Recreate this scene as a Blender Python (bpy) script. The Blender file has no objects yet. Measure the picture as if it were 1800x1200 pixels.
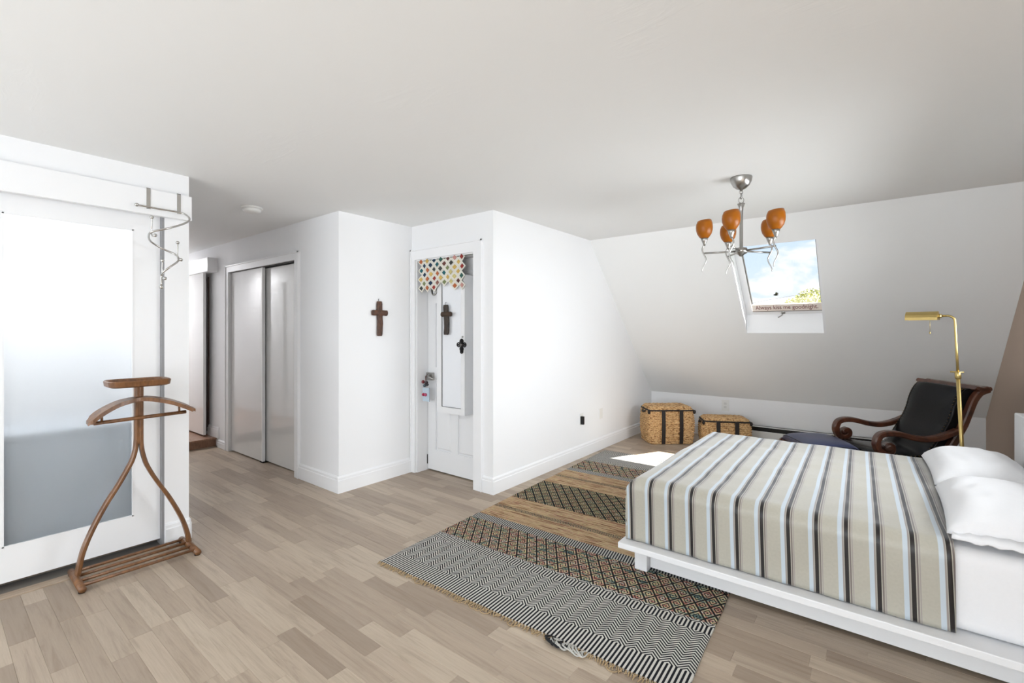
import bpy, bmesh, math, random
from mathutils import Vector, Matrix, noise
random.seed(7)
scene = bpy.context.scene
COL = scene.collection
H = 2.375          # ceiling height
CAMH = 1.36
YAW = 0.66669

# ------------------------------------------------------------------ camera
cd = bpy.data.cameras.new('camera'); cam = bpy.data.objects.new('camera', cd); COL.objects.link(cam)
cd.sensor_width = 36; cd.lens = 819.1/1800*36; cd.shift_y = -17.6/1800; cd.clip_start = .02; cd.clip_end = 300
cam.location = (0, 0, CAMH); cam.rotation_euler = (math.pi/2, 0, YAW)
scene.camera = cam
vs = scene.view_settings
vs.view_transform = 'Standard'; vs.look = 'None'; vs.gamma = 1; vs.exposure = 0.2; vs.use_curve_mapping = False

# ------------------------------------------------------------------ node helpers
class X:
    """tiny expression wrapper around math nodes"""
    def __init__(s, nt, sock): s.nt = nt; s.s = sock
    def _m(s, op, b=None, c=None):
        n = s.nt.nodes.new('ShaderNodeMath'); n.operation = op
        for i, v in enumerate((s, b, c)):
            if v is None: continue
            if isinstance(v, X): s.nt.links.new(v.s, n.inputs[i])
            else: n.inputs[i].default_value = v
        return X(s.nt, n.outputs[0])
    def __add__(s, o): return s._m('ADD', o)
    def __sub__(s, o): return s._m('SUBTRACT', o)
    def __mul__(s, o): return s._m('MULTIPLY', o)
    def __truediv__(s, o): return s._m('DIVIDE', o)
    def __rsub__(s, o): return (s*-1)+o
    def lt(s, o): return s._m('LESS_THAN', o)
    def gt(s, o): return s._m('GREATER_THAN', o)
    def mod(s, o): return s._m('FLOORED_MODULO', o)
    def fl(s): return s._m('FLOOR')
    def ab(s): return s._m('ABSOLUTE')
    def mn(s, o): return s._m('MINIMUM', o)
    def mx(s, o): return s._m('MAXIMUM', o)
    def fr(s): return s._m('FRACT')
    def sn(s): return s._m('SINE')

def srgb(r, g, b):
    f = lambda c: (c/255)/12.92 if c/255 <= .04045 else ((c/255+.055)/1.055)**2.4
    return (f(r), f(g), f(b), 1)

def new_mat(name):
    m = bpy.data.materials.new(name); m.use_nodes = True
    nt = m.node_tree; p = nt.nodes['Principled BSDF']
    return m, nt, p

def mixc(nt, fac, a, b, blend='MIX'):
    n = nt.nodes.new('ShaderNodeMix'); n.data_type = 'RGBA'; n.blend_type = blend
    for sock, v in ((n.inputs[0], fac), (n.inputs[6], a), (n.inputs[7], b)):
        if isinstance(v, X): nt.links.new(v.s, sock)
        elif hasattr(v, 'links'): nt.links.new(v, sock)
        else: sock.default_value = v
    return n.outputs[2]

def tex_noise(nt, vec, scale, detail=3, rough=.5, dist=0, w=None):
    n = nt.nodes.new('ShaderNodeTexNoise'); n.inputs['Scale'].default_value = scale
    n.inputs['Detail'].default_value = detail; n.inputs['Roughness'].default_value = rough; n.inputs['Distortion'].default_value = dist
    if w is not None: n.noise_dimensions = '4D'; nt.links.new(w.s, n.inputs['W'])
    if vec is not None: nt.links.new(vec, n.inputs['Vector'])
    return n

def mapping(nt, sock, scale=(1, 1, 1), rot=(0, 0, 0)):
    n = nt.nodes.new('ShaderNodeMapping'); nt.links.new(sock, n.inputs[0])
    n.inputs['Scale'].default_value = scale; n.inputs['Rotation'].default_value = rot
    return n.outputs[0]

def bump(nt, p, height, strength=.2, dist=.01):
    b = nt.nodes.new('ShaderNodeBump'); b.inputs['Strength'].default_value = strength; b.inputs['Distance'].default_value = dist
    nt.links.new(height.s if isinstance(height, X) else height, b.inputs['Height']); nt.links.new(b.outputs[0], p.inputs['Normal'])

def ramp(nt, fac, stops):
    r = nt.nodes.new('ShaderNodeValToRGB'); els = r.color_ramp.elements
    while len(els) < len(stops): els.new(.5)
    for e, (pos, c) in zip(els, stops): e.position = pos; e.color = c
    nt.links.new(fac.s if isinstance(fac, X) else fac, r.inputs[0]); return r.outputs[0]

def plain(name, rgb, rough=.5, metal=0, spec=.5, nscale=0, var=.1, bs=0, coat=0, stretch=(1, 1, 1)):
    """procedural paint / metal / plastic: colour with slight noise variation and optional fine relief"""
    m, nt, p = new_mat(name)
    tc = nt.nodes.new('ShaderNodeTexCoord')
    n = tex_noise(nt, mapping(nt, tc.outputs['Object'], stretch), nscale or 6, 4)
    c = srgb(*rgb); d = tuple(max(0, v*(1-var)) for v in c[:3])+(1,)
    nt.links.new(mixc(nt, n.outputs[0], d, c), p.inputs['Base Color'])
    p.inputs['Roughness'].default_value = rough; p.inputs['Metallic'].default_value = metal
    p.inputs['Specular IOR Level'].default_value = spec; p.inputs['Coat Weight'].default_value = coat
    if bs: bump(nt, p, n.outputs[0], bs, .004)
    return m

def wood(name, c1, c2, scale=(30, 30, 3), rough=.4, coat=0.1, contrast=(.3, .7)):
    m, nt, p = new_mat(name)
    tc = nt.nodes.new('ShaderNodeTexCoord')
    v = mapping(nt, tc.outputs['Object'], scale)
    n = tex_noise(nt, v, 1.6, 6, .6, 1.2)
    nt.links.new(ramp(nt, n.outputs[0], [(contrast[0], srgb(*c1)), (contrast[1], srgb(*c2))]), p.inputs['Base Color'])
    p.inputs['Roughness'].default_value = rough; p.inputs['Coat Weight'].default_value = coat
    bump(nt, p, n.outputs[0], .08, .002)
    return m

# ------------------------------------------------------------------ world, sun, daylight
w = bpy.data.worlds.new('sky'); scene.world = w; w.use_nodes = True
nt = w.node_tree; bg = nt.nodes['Background']
tc = nt.nodes.new('ShaderNodeTexCoord')
sep = nt.nodes.new('ShaderNodeSeparateXYZ'); nt.links.new(tc.outputs['Generated'], sep.inputs[0])
elev = X(nt, sep.outputs[2])
base = ramp(nt, elev.mx(0), [(0, srgb(232, 241, 249)), (.12, srgb(212, 231, 249)), (.35, srgb(188, 214, 244)), (1, srgb(130, 175, 228))])
cl = tex_noise(nt, mapping(nt, tc.outputs['Generated'], (7, 7, 16), (0, 0, .6)), 1.0, 6, .55, .3)
cm = ramp(nt, cl.outputs[0], [(.48, (0, 0, 0, 1)), (.58, (1, 1, 1, 1))])
nt.links.new(mixc(nt, cm, base, srgb(252, 252, 252)), bg.inputs[0]); bg.inputs[1].default_value = 1.05

sd = bpy.data.lights.new('sun', 'SUN'); so = bpy.data.objects.new('sun', sd); COL.objects.link(so)
so.rotation_euler = Vector((-.55, -.184, -1)).to_track_quat('-Z', 'Y').to_euler()
sd.energy = 22; sd.angle = .009; sd.color = (1, .96, .9)

def area(name, loc, direction, sx, sy, power, color=(1, 1, 1)):
    d = bpy.data.lights.new(name, 'AREA'); o = bpy.data.objects.new(name, d); COL.objects.link(o)
    d.shape = 'RECTANGLE'; d.size = sx; d.size_y = sy; d.energy = power; d.color = color
    o.location = loc; o.rotation_euler = Vector(direction).to_track_quat('-Z', 'Y').to_euler(); return o
# area lamps for daylight of unseen windows behind the camera (right, back wall), plus added hall and washroom lights
area('daylight_right_window', (2.52, -2.0, 1.3), (-1, 0, .0), 5.3, 1.6, 10, (.90, .955, 1))
area('daylight_back_window', (-.5, -5.52, 1.3), (0, 1, .0), 4.4, 1.6, 112, (.87, .94, 1))
bw_ = area('daylight_bed_window', (.90, 3.45, 1.45), (-1, -.045, -.12), 1.9, .6, 26, (.92, .965, 1)); bw_.data.spread = 1.9  # area lamp inside the added blind carries the unseen window's daylight
area('ceiling_fill', (-.5, -3.4, .5), (0, 0, 1), 3.6, 3.2, 160, (.80, .905, 1))      # unseen fill light added behind the camera, aimed at the ceiling
area('hall_fill', (-7.5, 1.6, 2.33), (0, 0, -1), .5, .5, 22, (.98, .98, 1))  # unseen light added to lift the dark hall, no fixture
area('washroom_backlight', (-4.2, .3, 2.3), (0, 0, -1), .8, .8, 14, (.98, .99, 1))  # unseen light added behind the frosted pane

# ------------------------------------------------------------------ object helpers
def link(name, me, mat=None, parent=None, world=False, smooth=False):
    o = bpy.data.objects.new(name, me); COL.objects.link(o)
    if mat is not None and not me.materials: me.materials.append(mat)
    if smooth:
        for p in me.polygons: p.use_smooth = True
    if parent is not None:
        o.parent = parent
        if world:
            t = parent; M = Matrix.Identity(4)
            while t is not None:
                M = Matrix.LocRotScale(t.location, t.rotation_euler, t.scale) @ t.matrix_parent_inverse.inverted().inverted() @ M if t.parent is None else M
                t = t.parent
            o.matrix_parent_inverse = M.inverted()
    return o

def tag(o, label, cat=None, group=None, kind=None):
    o['label'] = label
    if cat: o['category'] = cat
    if group: o['group'] = group
    if kind: o['kind'] = kind
    return o

def thing(name, label, cat, loc=(0, 0, 0), rotz=0, group=None):
    o = bpy.data.objects.new(name, None); COL.objects.link(o)
    o.empty_display_size = .1; o.location = loc; o.rotation_euler = (0, 0, rotz)
    return tag(o, label, cat, group)

def bm_box(bm, x0, x1, y0, y1, z0, z1):
    v = [bm.verts.new(c) for c in ((x0,y0,z0),(x1,y0,z0),(x1,y1,z0),(x0,y1,z0),(x0,y0,z1),(x1,y0,z1),(x1,y1,z1),(x0,y1,z1))]
    for f in ((3,2,1,0),(4,5,6,7),(0,1,5,4),(1,2,6,5),(2,3,7,6),(3,0,4,7)): bm.faces.new([v[i] for i in f])

def fin(name, bm, mat, parent=None, world=False, smooth=False, bevel=0, segs=2):
    if bevel: bmesh.ops.bevel(bm, geom=list(bm.edges), offset=bevel, segments=segs, affect='EDGES', profile=.5)
    bmesh.ops.recalc_face_normals(bm, faces=bm.faces)
    me = bpy.data.meshes.new(name); bm.to_mesh(me); bm.free()
    o = link(name, me, mat, parent, world, smooth)
    if smooth and bevel: 
        try: me.set_sharp_from_angle(angle=.7)
        except Exception: pass
    return o

def box(name, b, mat, parent=None, world=False, bevel=0, segs=2):
    bm = bmesh.new(); bm_box(bm, *b)
    return fin(name, bm, mat, parent, world, False, bevel, segs)

def boxes(name, bs, mat, parent=None, world=False):
    bm = bmesh.new()
    for b in bs: bm_box(bm, *b)
    return fin(name, bm, mat, parent, world)

def mesh(name, vs, fs, mat, parent=None, world=False, smooth=False):
    me = bpy.data.meshes.new(name); me.from_pydata([tuple(v) for v in vs], [], fs); me.update()
    bm = bmesh.new(); bm.from_mesh(me); bmesh.ops.recalc_face_normals(bm, faces=bm.faces); bm.to_mesh(me); bm.free()
    return link(name, me, mat, parent, world, smooth)

def prism(name, poly, fn, a0, a1, mat, parent=None, world=False, bevel=0):
    """polygon (list of 2-D points) extruded between a0 and a1; fn(p, q, a) -> xyz"""
    bm = bmesh.new(); n = len(poly)
    A = [bm.verts.new(fn(p, q, a0)) for p, q in poly]; B = [bm.verts.new(fn(p, q, a1)) for p, q in poly]
    bm.faces.new(A); bm.faces.new(B[::-1])
    for i in range(n): bm.faces.new((A[i], A[(i+1) % n], B[(i+1) % n], B[i]))
    return fin(name, bm, mat, parent, world, False, bevel)

def crom(pts, k=6):
    """Catmull-Rom through points"""
    P = [Vector(p) for p in pts]; P = [P[0]*2-P[1]]+P+[P[-1]*2-P[-2]]; out = []
    for i in range(1, len(P)-2):
        a, b, c, d = P[i-1:i+3]
        for j in range(k):
            t = j/k
            out.append(.5*((2*b)+(c-a)*t+(2*a-5*b+4*c-d)*t*t+(3*b-a-3*c+d)*t**3))
    out.append(P[-2]); return out

def tube_bm(bm, pts, r, segs=8, closed=False, flat=1):
    pts = [Vector(p) for p in pts]; n = len(pts)
    rs = r if isinstance(r, (list, tuple)) else [r]*n
    up = None; rings = []
    for i, p in enumerate(pts):
        if closed: t = (pts[(i+1) % n]-pts[i-1]).normalized()
        else: t = (pts[min(i+1, n-1)]-pts[max(i-1, 0)]).normalized()
        if up is None:
            up = Vector((0, 0, 1)) if abs(t.z) < .9 else Vector((1, 0, 0))
        up = (up-t*up.dot(t)).normalized(); s = t.cross(up)
        rings.append([bm.verts.new(p+(up*math.cos(a)+s*math.sin(a)*flat)*rs[i]) for a in (2*math.pi*k/segs for k in range(segs))])
    m = n if closed else n-1
    for i in range(m):
        A = rings[i]; B = rings[(i+1) % n]
        for k in range(segs): bm.faces.new((A[k], A[(k+1) % segs], B[(k+1) % segs], B[k]))
    if not closed: bm.faces.new(rings[0][::-1]); bm.faces.new(rings[-1])

def tube(name, pts, r, mat, parent=None, world=False, segs=8, closed=False, flat=1):
    bm = bmesh.new(); tube_bm(bm, pts, r, segs, closed, flat)
    return fin(name, bm, mat, parent, world, True)

def lathe_bm(bm, prof, c=(0, 0, 0), segs=24, axis='Z'):
    rings = []
    for r, h in prof:
        ring = []
        for k in range(segs):
            a = 2*math.pi*k/segs; x, y = r*math.cos(a), r*math.sin(a)
            q = (x, y, h) if axis == 'Z' else ((h, x, y) if axis == 'X' else (x, h, y))
            ring.append(bm.verts.new(Vector(c)+Vector(q)))
        rings.append(ring)
    for A, B in zip(rings, rings[1:]):
        for k in range(segs): bm.faces.new((A[k], A[(k+1) % segs], B[(k+1) % segs], B[k]))
    if prof[0][0] > 1e-6: bm.faces.new(rings[0][::-1])
    if prof[-1][0] > 1e-6: bm.faces.new(rings[-1])

def lathe(name, prof, mat, parent=None, world=False, c=(0, 0, 0), segs=24, axis='Z'):
    bm = bmesh.new(); lathe_bm(bm, [(max(r, 1e-4), h) for r, h in prof], c, segs, axis)
    return fin(name, bm, mat, parent, world, True)

def strip(name, path, th, s0, s1, fn, mat, parent=None, world=False, bevel=.004):
    """flat bar following a 2-D path (u,z), thickness th in the path's plane, from s0 to s1 sideways; fn(u,s,z)"""
    P = [Vector((p[0], p[1])) for p in path]; n = len(P)
    ths = th if isinstance(th, (list, tuple)) else [th]*n
    if len(ths) != n: ths = [ths[min(len(ths)-1, int(i/(n-1)*(len(ths)-1)+.5))] for i in range(n)]
    rows = []
    for i, p in enumerate(P):
        t = (P[min(i+1, n-1)]-P[max(i-1, 0)]).normalized(); nr = Vector((-t.y, t.x))
        h = ths[i]/2; b = min(bevel, h*.8); ring = []
        for dn, ds in ((-h+b, 0), (h-b, 0), (h, b), (h, 1), (h-b, 2), (-h+b, 2), (-h, 1), (-h, b)):
            q = p+nr*dn
            s = {0: s0, b: s0+b, 1: s1-b, 2: s1}[ds]
            ring.append(fn(q.x, s, q.y))
        rows.append(ring)
    vs = [v for r in rows for v in r]; fs = []
    for i in range(n-1):
        for k in range(8): fs.append((i*8+k, i*8+(k+1) % 8, i*8+8+(k+1) % 8, i*8+8+k))
    fs.append(tuple(range(8))); fs.append(tuple((n-1)*8+k for k in range(8)))
    return mesh(name, vs, fs, mat, parent, world, False)

def struct(o, label): o['kind'] = 'structure'; o['label'] = label; return o

# ------------------------------------------------------------------ shared materials
def wall_mat(name, rgb, bs=.06, scale=60, rough=.62):
    m, nt, p = new_mat(name)
    g = nt.nodes.new('ShaderNodeNewGeometry')
    n1 = tex_noise(nt, g.outputs['Position'], 1.3, 3); n2 = tex_noise(nt, g.outputs['Position'], scale, 4)
    c = srgb(*rgb); d = tuple(v*.975 for v in c[:3])+(1,)
    nt.links.new(mixc(nt, n1.outputs[0], d, c), p.inputs['Base Color'])
    p.inputs['Roughness'].default_value = rough; p.inputs['Specular IOR Level'].default_value = .25
    bump(nt, p, n2.outputs[0], bs, .004)
    return m
WALL = wall_mat('white_wall_paint', (247, 247, 248))
TRIM = wall_mat('white_gloss_trim', (247, 247, 248), .01, 20, .35)
TAUPE = wall_mat('taupe_wall_paint', (190, 170, 154))
# ceiling: trowelled plaster with patches of brush strokes
CEIL, nt, p = new_mat('trowelled_ceiling_plaster')
g = nt.nodes.new('ShaderNodeNewGeometry')
n1 = tex_noise(nt, mapping(nt, g.outputs['Position'], (2.2, 9, 3), (0, 0, .6)), 1.5, 6, .62, 1.0)
n2 = tex_noise(nt, g.outputs['Position'], 1.1, 2)
hgt = X(nt, ramp(nt, n1.outputs[0], [(.52, (0, 0, 0, 1)), (.66, (1, 1, 1, 1))]))*X(nt, ramp(nt, n2.outputs[0], [(.45, (.05, .05, .05, 1)), (.6, (1, 1, 1, 1))]))
p.inputs['Base Color'].default_value = srgb(246, 246, 245); p.inputs['Roughness'].default_value = .65; p.inputs['Specular IOR Level'].default_value = .2
bump(nt, p, hgt, .11, .004)
NICKEL = plain('brushed_nickel', (176, 174, 170), .28, 1, .5, 40, .15, stretch=(1, 1, 6))
CHROME = plain('chrome', (200, 198, 194), .18, 1, .5, 10, .08)
DARKGAP = plain('dark_grey_plastic', (60, 58, 56), .7)  # dark grey of the gasket, hinge and mirror seam
BLACK = plain('black_metal', (28, 26, 25), .5, .3)
WHITEP = plain('white_plastic', (240, 239, 236), .4, var=.03)

# ------------------------------------------------------------------ floor: strips of oak laminate laid along X
FLOORM, nt, p = new_mat('greige_oak_laminate')
g = nt.nodes.new('ShaderNodeNewGeometry'); oi = nt.nodes.new('ShaderNodeObjectInfo')
rnd = (X(nt, g.outputs['Random Per Island'])+X(nt, oi.outputs['Random'])*7.31).fr()
vec = mapping(nt, g.outputs['Position'], (1.5, 22, 1))
grain = tex_noise(nt, vec, 1.7, 8, .68, .7, rnd*40)
fine = tex_noise(nt, mapping(nt, g.outputs['Position'], (6, 150, 1)), 1.0, 3, .6, 0, rnd*17)
tone = ramp(nt, rnd, [(0, srgb(162, 145, 128)), (.25, srgb(176, 159, 141)), (.55, srgb(188, 171, 152)), (.8, srgb(199, 183, 163)), (1, srgb(170, 153, 136))])
dark = mixc(nt, .5, tone, srgb(128, 109, 92))
gfac = X(nt, ramp(nt, grain.outputs[0], [(.36, (1, 1, 1, 1)), (.5, (.3, .3, .3, 1)), (.62, (0, 0, 0, 1))]))*.9
gf2 = X(nt, ramp(nt, fine.outputs[0], [(.35, (1, 1, 1, 1)), (.6, (0, 0, 0, 1))]))*.42
nt.links.new(mixc(nt, gfac.mx(gf2), tone, dark), p.inputs['Base Color'])
p.inputs['Roughness'].default_value = .42; p.inputs['Specular IOR Level'].default_value = .35
bump(nt, p, grain.outputs[0], .05, .002)

floor = struct(box('floor', (-8.8, 2.7, -5.7, 6.5, -.1, -.012), plain('floor_underlay', (110, 96, 82), .8)), 'greige oak laminate floor laid in staggered strips')
F2 = Vector((-math.sin(YAW), math.cos(YAW))); R2 = Vector((math.cos(YAW), math.sin(YAW)))
def project(x, y, z=0):
    v = Vector((x, y)); d = v.dot(F2)
    if d < .2: return None
    return 900+819.1*v.dot(R2)/d, 582.4-819.1*(z-CAMH)/d, d
RUG_A = Vector((-2.31, 1.677)); ra = math.radians(2.6); RUG_U = Vector((math.cos(ra), math.sin(ra))); RUG_V = Vector((-math.sin(ra), math.cos(ra)))
RUG_W, RUG_L = 1.745, 3.16
def hidden(x, y):
    q = Vector((x, y))-RUG_A; u, v = q.dot(RUG_U), q.dot(RUG_V)
    if 0 < u < RUG_W and 0 < v < RUG_L: return True
    if x > -1.1 and y > 2.55: return True                      # under or behind the bed
    if x < -3.56 and y < 1.09: return True
    if y > 2.18 and x < -3.57: return True
    if y > 2.96 and x < -2.53: return True
    if x < -3.56 and project(x, y) and project(x, y)[0] < 336: return True
    return False
PW = .0832
def plank_mesh(L):
    c = .0012; bm = bmesh.new()
    lo = [bm.verts.new(q) for q in ((0, 0, -.011), (L, 0, -.011), (L, PW, -.011), (0, PW, -.011))]
    mi = [bm.verts.new(q) for q in ((0, 0, -c), (L, 0, -c), (L, PW, -c), (0, PW, -c))]
    to = [bm.verts.new(q) for q in ((c, c, 0), (L-c, c, 0), (L-c, PW-c, 0), (c, PW-c, 0))]
    for A, B in ((lo, mi), (mi, to)):
        for k in range(4): bm.faces.new((A[k], A[(k+1) % 4], B[(k+1) % 4], B[k]))
    bm.faces.new(to); bm.faces.new(lo[::-1])
    me = bpy.data.meshes.new('plank'); bm.to_mesh(me); bm.free(); me.materials.append(FLOORM); return me
LENS = (.42, .5, .56, .64, .74); PM = {L: plank_mesh(L) for L in LENS}
planks = []
rnf = random.Random(11)
y = -5.7+.03
while y < 6.42:
    x = -6.2-rnf.random()*.7
    while x < 2.65:
        L = rnf.choice(LENS)
        if not (y > 2.45 and x+L < -3.7) and not (y > 3.4 and x+L < -2.7): planks.append((x, y, L))
        x += L
    y += PW
scored = []
for q in planks:
    cx, cy = q[0]+q[2]/2, q[1]+PW/2; pr = project(cx, cy); s = 0
    if pr and 0 < pr[0]+80 < 1960 and pr[1] < 1260 and not hidden(cx, cy): s = q[2]/pr[2]**2.0
    scored.append((s, q))
scored.sort(key=lambda t: -t[0])
for s, (x, y, L) in scored[:300]:
    o = bpy.data.objects.new('plank', PM[L]); COL.objects.link(o); o.parent = floor; o.location = (x, y, 0)
vsr, fsr = [], []
for s, (x, y, L) in scored[300:]:
    me = PM[L]; b = len(vsr)
    vsr += [(v.co.x+x, v.co.y+y, v.co.z) for v in me.vertices]; fsr += [tuple(i+b for i in pl.vertices) for pl in me.polygons]
me = bpy.data.meshes.new('planks_beyond'); me.from_pydata(vsr, [], fsr); me.materials.append(FLOORM)
o = link('plank_field', me, None, floor); o['kind'] = 'stuff'

# ------------------------------------------------------------------ walls, ceiling
YK, ZK, YB = 6.41, .517, 4.62          # knee wall plane, its height, where the slope meets the flat ceiling
SM = (H-ZK)/(YK-YB)
def zs(yv): return ZK+SM*(YK-yv)
struct(box('ceiling', (-8.9, 2.8, -5.8, YB, H, H+.1), CEIL), 'white trowelled plaster ceiling')
struct(boxes('wall_left', [(-3.68, -3.56, -5.7, .1, 0, H), (-3.68, -3.56, .1, .96, 2.11, H), (-3.68, -3.56, .96, 1.093, 0, H)], WALL), 'white wall around the frosted sliding door')
struct(box('wall_hall', (-8.8, -3.68, .97, 1.093, 0, H), WALL), 'white hallway wall')
struct(boxes('wall_closet', [(-8.8, -7.3, 2.18, 2.28, 0, H), (-7.3, -6.42, 2.18, 2.28, 2.02, H), (-7.3, -6.42, 2.18, 2.28, 0, .1), (-6.42, -5.80, 2.18, 2.28, 0, H),
    (-5.80, -4.29, 2.18, 2.28, 2.03, H), (-4.29, -3.57, 2.18, 2.28, 0, H)], WALL), 'white hallway wall around the closet doors')
struct(box('wall_center', (-3.69, -3.57, 2.28, 2.96, 0, H), WALL), 'short white wall carrying a wooden cross')
struct(boxes('wall_entry', [(-3.69, -3.507, 2.96, 3.16, 0, H), (-3.507, -2.741, 2.96, 3.16, 2.045, H), (-2.741, -2.53, 2.96, 3.16, 0, H)], WALL), 'white wall around the bedroom door')
struct(box('wall_rear', (-8.8, -2.66, 3.35, 3.45, 0, H), WALL), 'white wall behind the doors')
struct(box('wall_hall_end', (-8.9, -8.8, .97, 3.45, 0, H), WALL), 'white end wall of the hallway')
struct(prism('wall_long', [(3.16, 0), (YK+.1, 0), (YK+.1, zs(YK+.1)+.1), (YB, H+.1), (3.16, H+.1)], lambda a, b, c: (c, a, b), -2.65, -2.53, WALL), 'long bright white wall beside the rug')
struct(box('wall_knee', (-2.65, 1.1, YK, YK+.1, 0, ZK+.06), WALL), 'low white knee wall under the sloped ceiling')
hx = lambda yv: .82+.045*(YK-yv)
def headpoly(poly, a0=0, a1=.12): return (poly, lambda a, b, c: (hx(a)+c, a, b), a0, a1)
bmh = bmesh.new()
for poly in ([(1.2, 0), (2.45, 0), (2.45, H+.1), (1.2, H+.1)], [(2.45, 0), (4.45, 0), (4.45, 1.1), (2.45, 1.1)], [(2.45, 2.1), (4.45, 2.1), (4.45, H+.1), (2.45, H+.1)],
             [(4.45, 0), (YK+.1, 0), (YK+.1, zs(YK+.1)+.1), (YB, H+.1), (4.45, H+.1)]):
    A = [bmh.verts.new((hx(a), a, b)) for a, b in poly]; B = [bmh.verts.new((hx(a)+.12, a, b)) for a, b in poly]; n = len(poly)
    bmh.faces.new(A); bmh.faces.new(B[::-1])
    for i in range(n): bmh.faces.new((A[i], A[(i+1) % n], B[(i+1) % n], B[i]))
struct(fin('wall_headboard', bmh, TAUPE), 'taupe wall behind the bed')
win = struct(prism('window_4', [(2.45, 1.1), (4.45, 1.1), (4.45, 1.15), (2.45, 1.15)], lambda a, b, c: (hx(a)+c, a, b), .0, .1, TRIM), 'unseen window over the bed, white blind added against the sun')
prism('frame', [(2.45, 2.05), (4.45, 2.05), (4.45, 2.1), (2.45, 2.1)], lambda a, b, c: (hx(a)+c, a, b), .0, .1, TRIM, win)
for q in (2.45, 3.425, 4.4): prism('frame', [(q, 1.15), (q+.05, 1.15), (q+.05, 2.05), (q, 2.05)], lambda a, b, c: (hx(a)+c, a, b), .03, .1, TRIM, win)
prism('blind', [(2.47, 1.12), (4.43, 1.12), (4.43, 2.08), (2.47, 2.08)], lambda a, b, c: (hx(a)+c, a, b), .012, .016, plain('sun_blocking_cloth', (245, 245, 243), .9), win)  # unseen blind added to keep the sun off the bed
struct(box('wall_return', (1.06, 2.7, 1.2, 1.3, 0, H), WALL), 'white wall beside the right window')
# windows behind the camera
struct(boxes('wall_right', [(2.6, 2.7, -5.7, -4.7, 0, H), (2.6, 2.7, -4.7, .7, 0, .45), (2.6, 2.7, -4.7, .7, 2.15, H), (2.6, 2.7, .7, 1.2, 0, H)], WALL), 'white wall with a wide window')
struct(boxes('wall_back', [(-3.68, -2.75, -5.7, -5.6, 0, H), (-2.75, 1.75, -5.7, -5.6, 0, .45), (-2.75, 1.75, -5.7, -5.6, 2.15, H), (1.75, 2.7, -5.7, -5.6, 0, H)], WALL), 'white wall with a window behind the camera')
GLASS, nt, p = new_mat('clear_window_glass')
out = nt.nodes['Material Output']; tr = nt.nodes.new('ShaderNodeBsdfTransparent'); gl = nt.nodes.new('ShaderNodeBsdfGlossy'); gl.inputs['Roughness'].default_value = .02
mx = nt.nodes.new('ShaderNodeMixShader'); mx.inputs[0].default_value = .04
nt.links.new(tr.outputs[0], mx.inputs[1]); nt.links.new(gl.outputs[0], mx.inputs[2]); nt.links.new(mx.outputs[0], out.inputs[0]); nt.nodes.remove(p)
win = struct(boxes('window_2', [(2.6, 2.68, -4.7, -4.64, .45, 2.15), (2.6, 2.68, .64, .7, .45, 2.15), (2.6, 2.68, -4.64, .64, .45, .51), (2.6, 2.68, -4.64, .64, 2.09, 2.15), (2.6, 2.68, -2.03, -1.97, .51, 2.09)], TRIM), 'wide white framed window')
box('pane', (2.64, 2.65, -4.64, .64, .51, 2.09), GLASS, win)
win = struct(boxes('window_3', [(-2.75, -2.69, -5.68, -5.6, .45, 2.15), (1.69, 1.75, -5.68, -5.6, .45, 2.15), (-2.69, 1.69, -5.68, -5.6, .45, .51), (-2.69, 1.69, -5.68, -5.6, 2.09, 2.15), (-.53, -.47, -5.68, -5.6, .51, 2.09)], TRIM), 'white framed window behind the camera')
box('pane', (-2.69, 1.69, -5.65, -5.64, .51, 2.09), GLASS, win)

# sloped ceiling with the skylight opening
SX0, SX1, SB, ST = -1.136, -.43, 5.616, 4.825     # opening, y of its bottom and top edge on the slope
nY, nZ = math.sin(math.atan(SM)), math.cos(math.atan(SM))
bm = bmesh.new()
xs = (-2.65, SX0, SX1, 1.15); ys = (YK+.12, SB, ST, YB-.02)
def sl(x, yv, d): return (x, yv+nY*d, zs(yv)+nZ*d)
for i in range(3):
    for j in range(3):
        if i == 1 and j == 1: continue
        a = [bm.verts.new(sl(xs[i+k], ys[j+l], d)) for d in (0, .13) for k, l in ((0, 0), (1, 0), (1, 1), (0, 1))]
        for f in ((3,2,1,0),(4,5,6,7),(0,1,5,4),(1,2,6,5),(2,3,7,6),(3,0,4,7)): bm.faces.new([a[q] for q in f])
bmesh.ops.remove_doubles(bm, verts=bm.verts, dist=1e-5)
struct(fin('ceiling_slope', bm, wall_mat('white_slope_paint', (246, 246, 245), .05, 25)), 'white sloped ceiling with a roof window')

# skylight: lining boards, sash frame, pane, latch
def off(yv, d): return zs(yv-d)                       # surface shifted outwards by d in y
sk = struct(mesh('window_1', *(lambda V: (V, [(0, 1, 2, 3), (4, 7, 6, 5), (0, 4, 5, 1), (1, 5, 6, 2), (2, 6, 7, 3), (3, 7, 4, 0)]))(
    [(SX0-.02, SB-.003, zs(SB)+.002), (SX1+.02, SB-.003, zs(SB)+.002), (SX1+.02, SB-.003, zs(SB)+.215), (SX0-.02, SB-.003, zs(SB)+.215),
     (SX0-.02, SB+.02, zs(SB)-.01), (SX1+.02, SB+.02, zs(SB)-.01), (SX1+.02, SB+.02, zs(SB)+.235), (SX0-.02, SB+.02, zs(SB)+.235)]), TRIM), 'roof window showing blue sky in the sloped ceiling')
def lin(name, x0, x1):
    poly = [(SB-.002, zs(SB)), (SB+.005, zs(SB)+.215), (ST+.11, zs(ST)+.115), (ST, zs(ST))]
    return prism(name, poly, lambda a, b, c: (c, a, b), x0, x1, TRIM, sk)
lin('side_lining', SX0-.02, SX0+.001); lin('side_lining', SX1-.001, SX1+.02)
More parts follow.
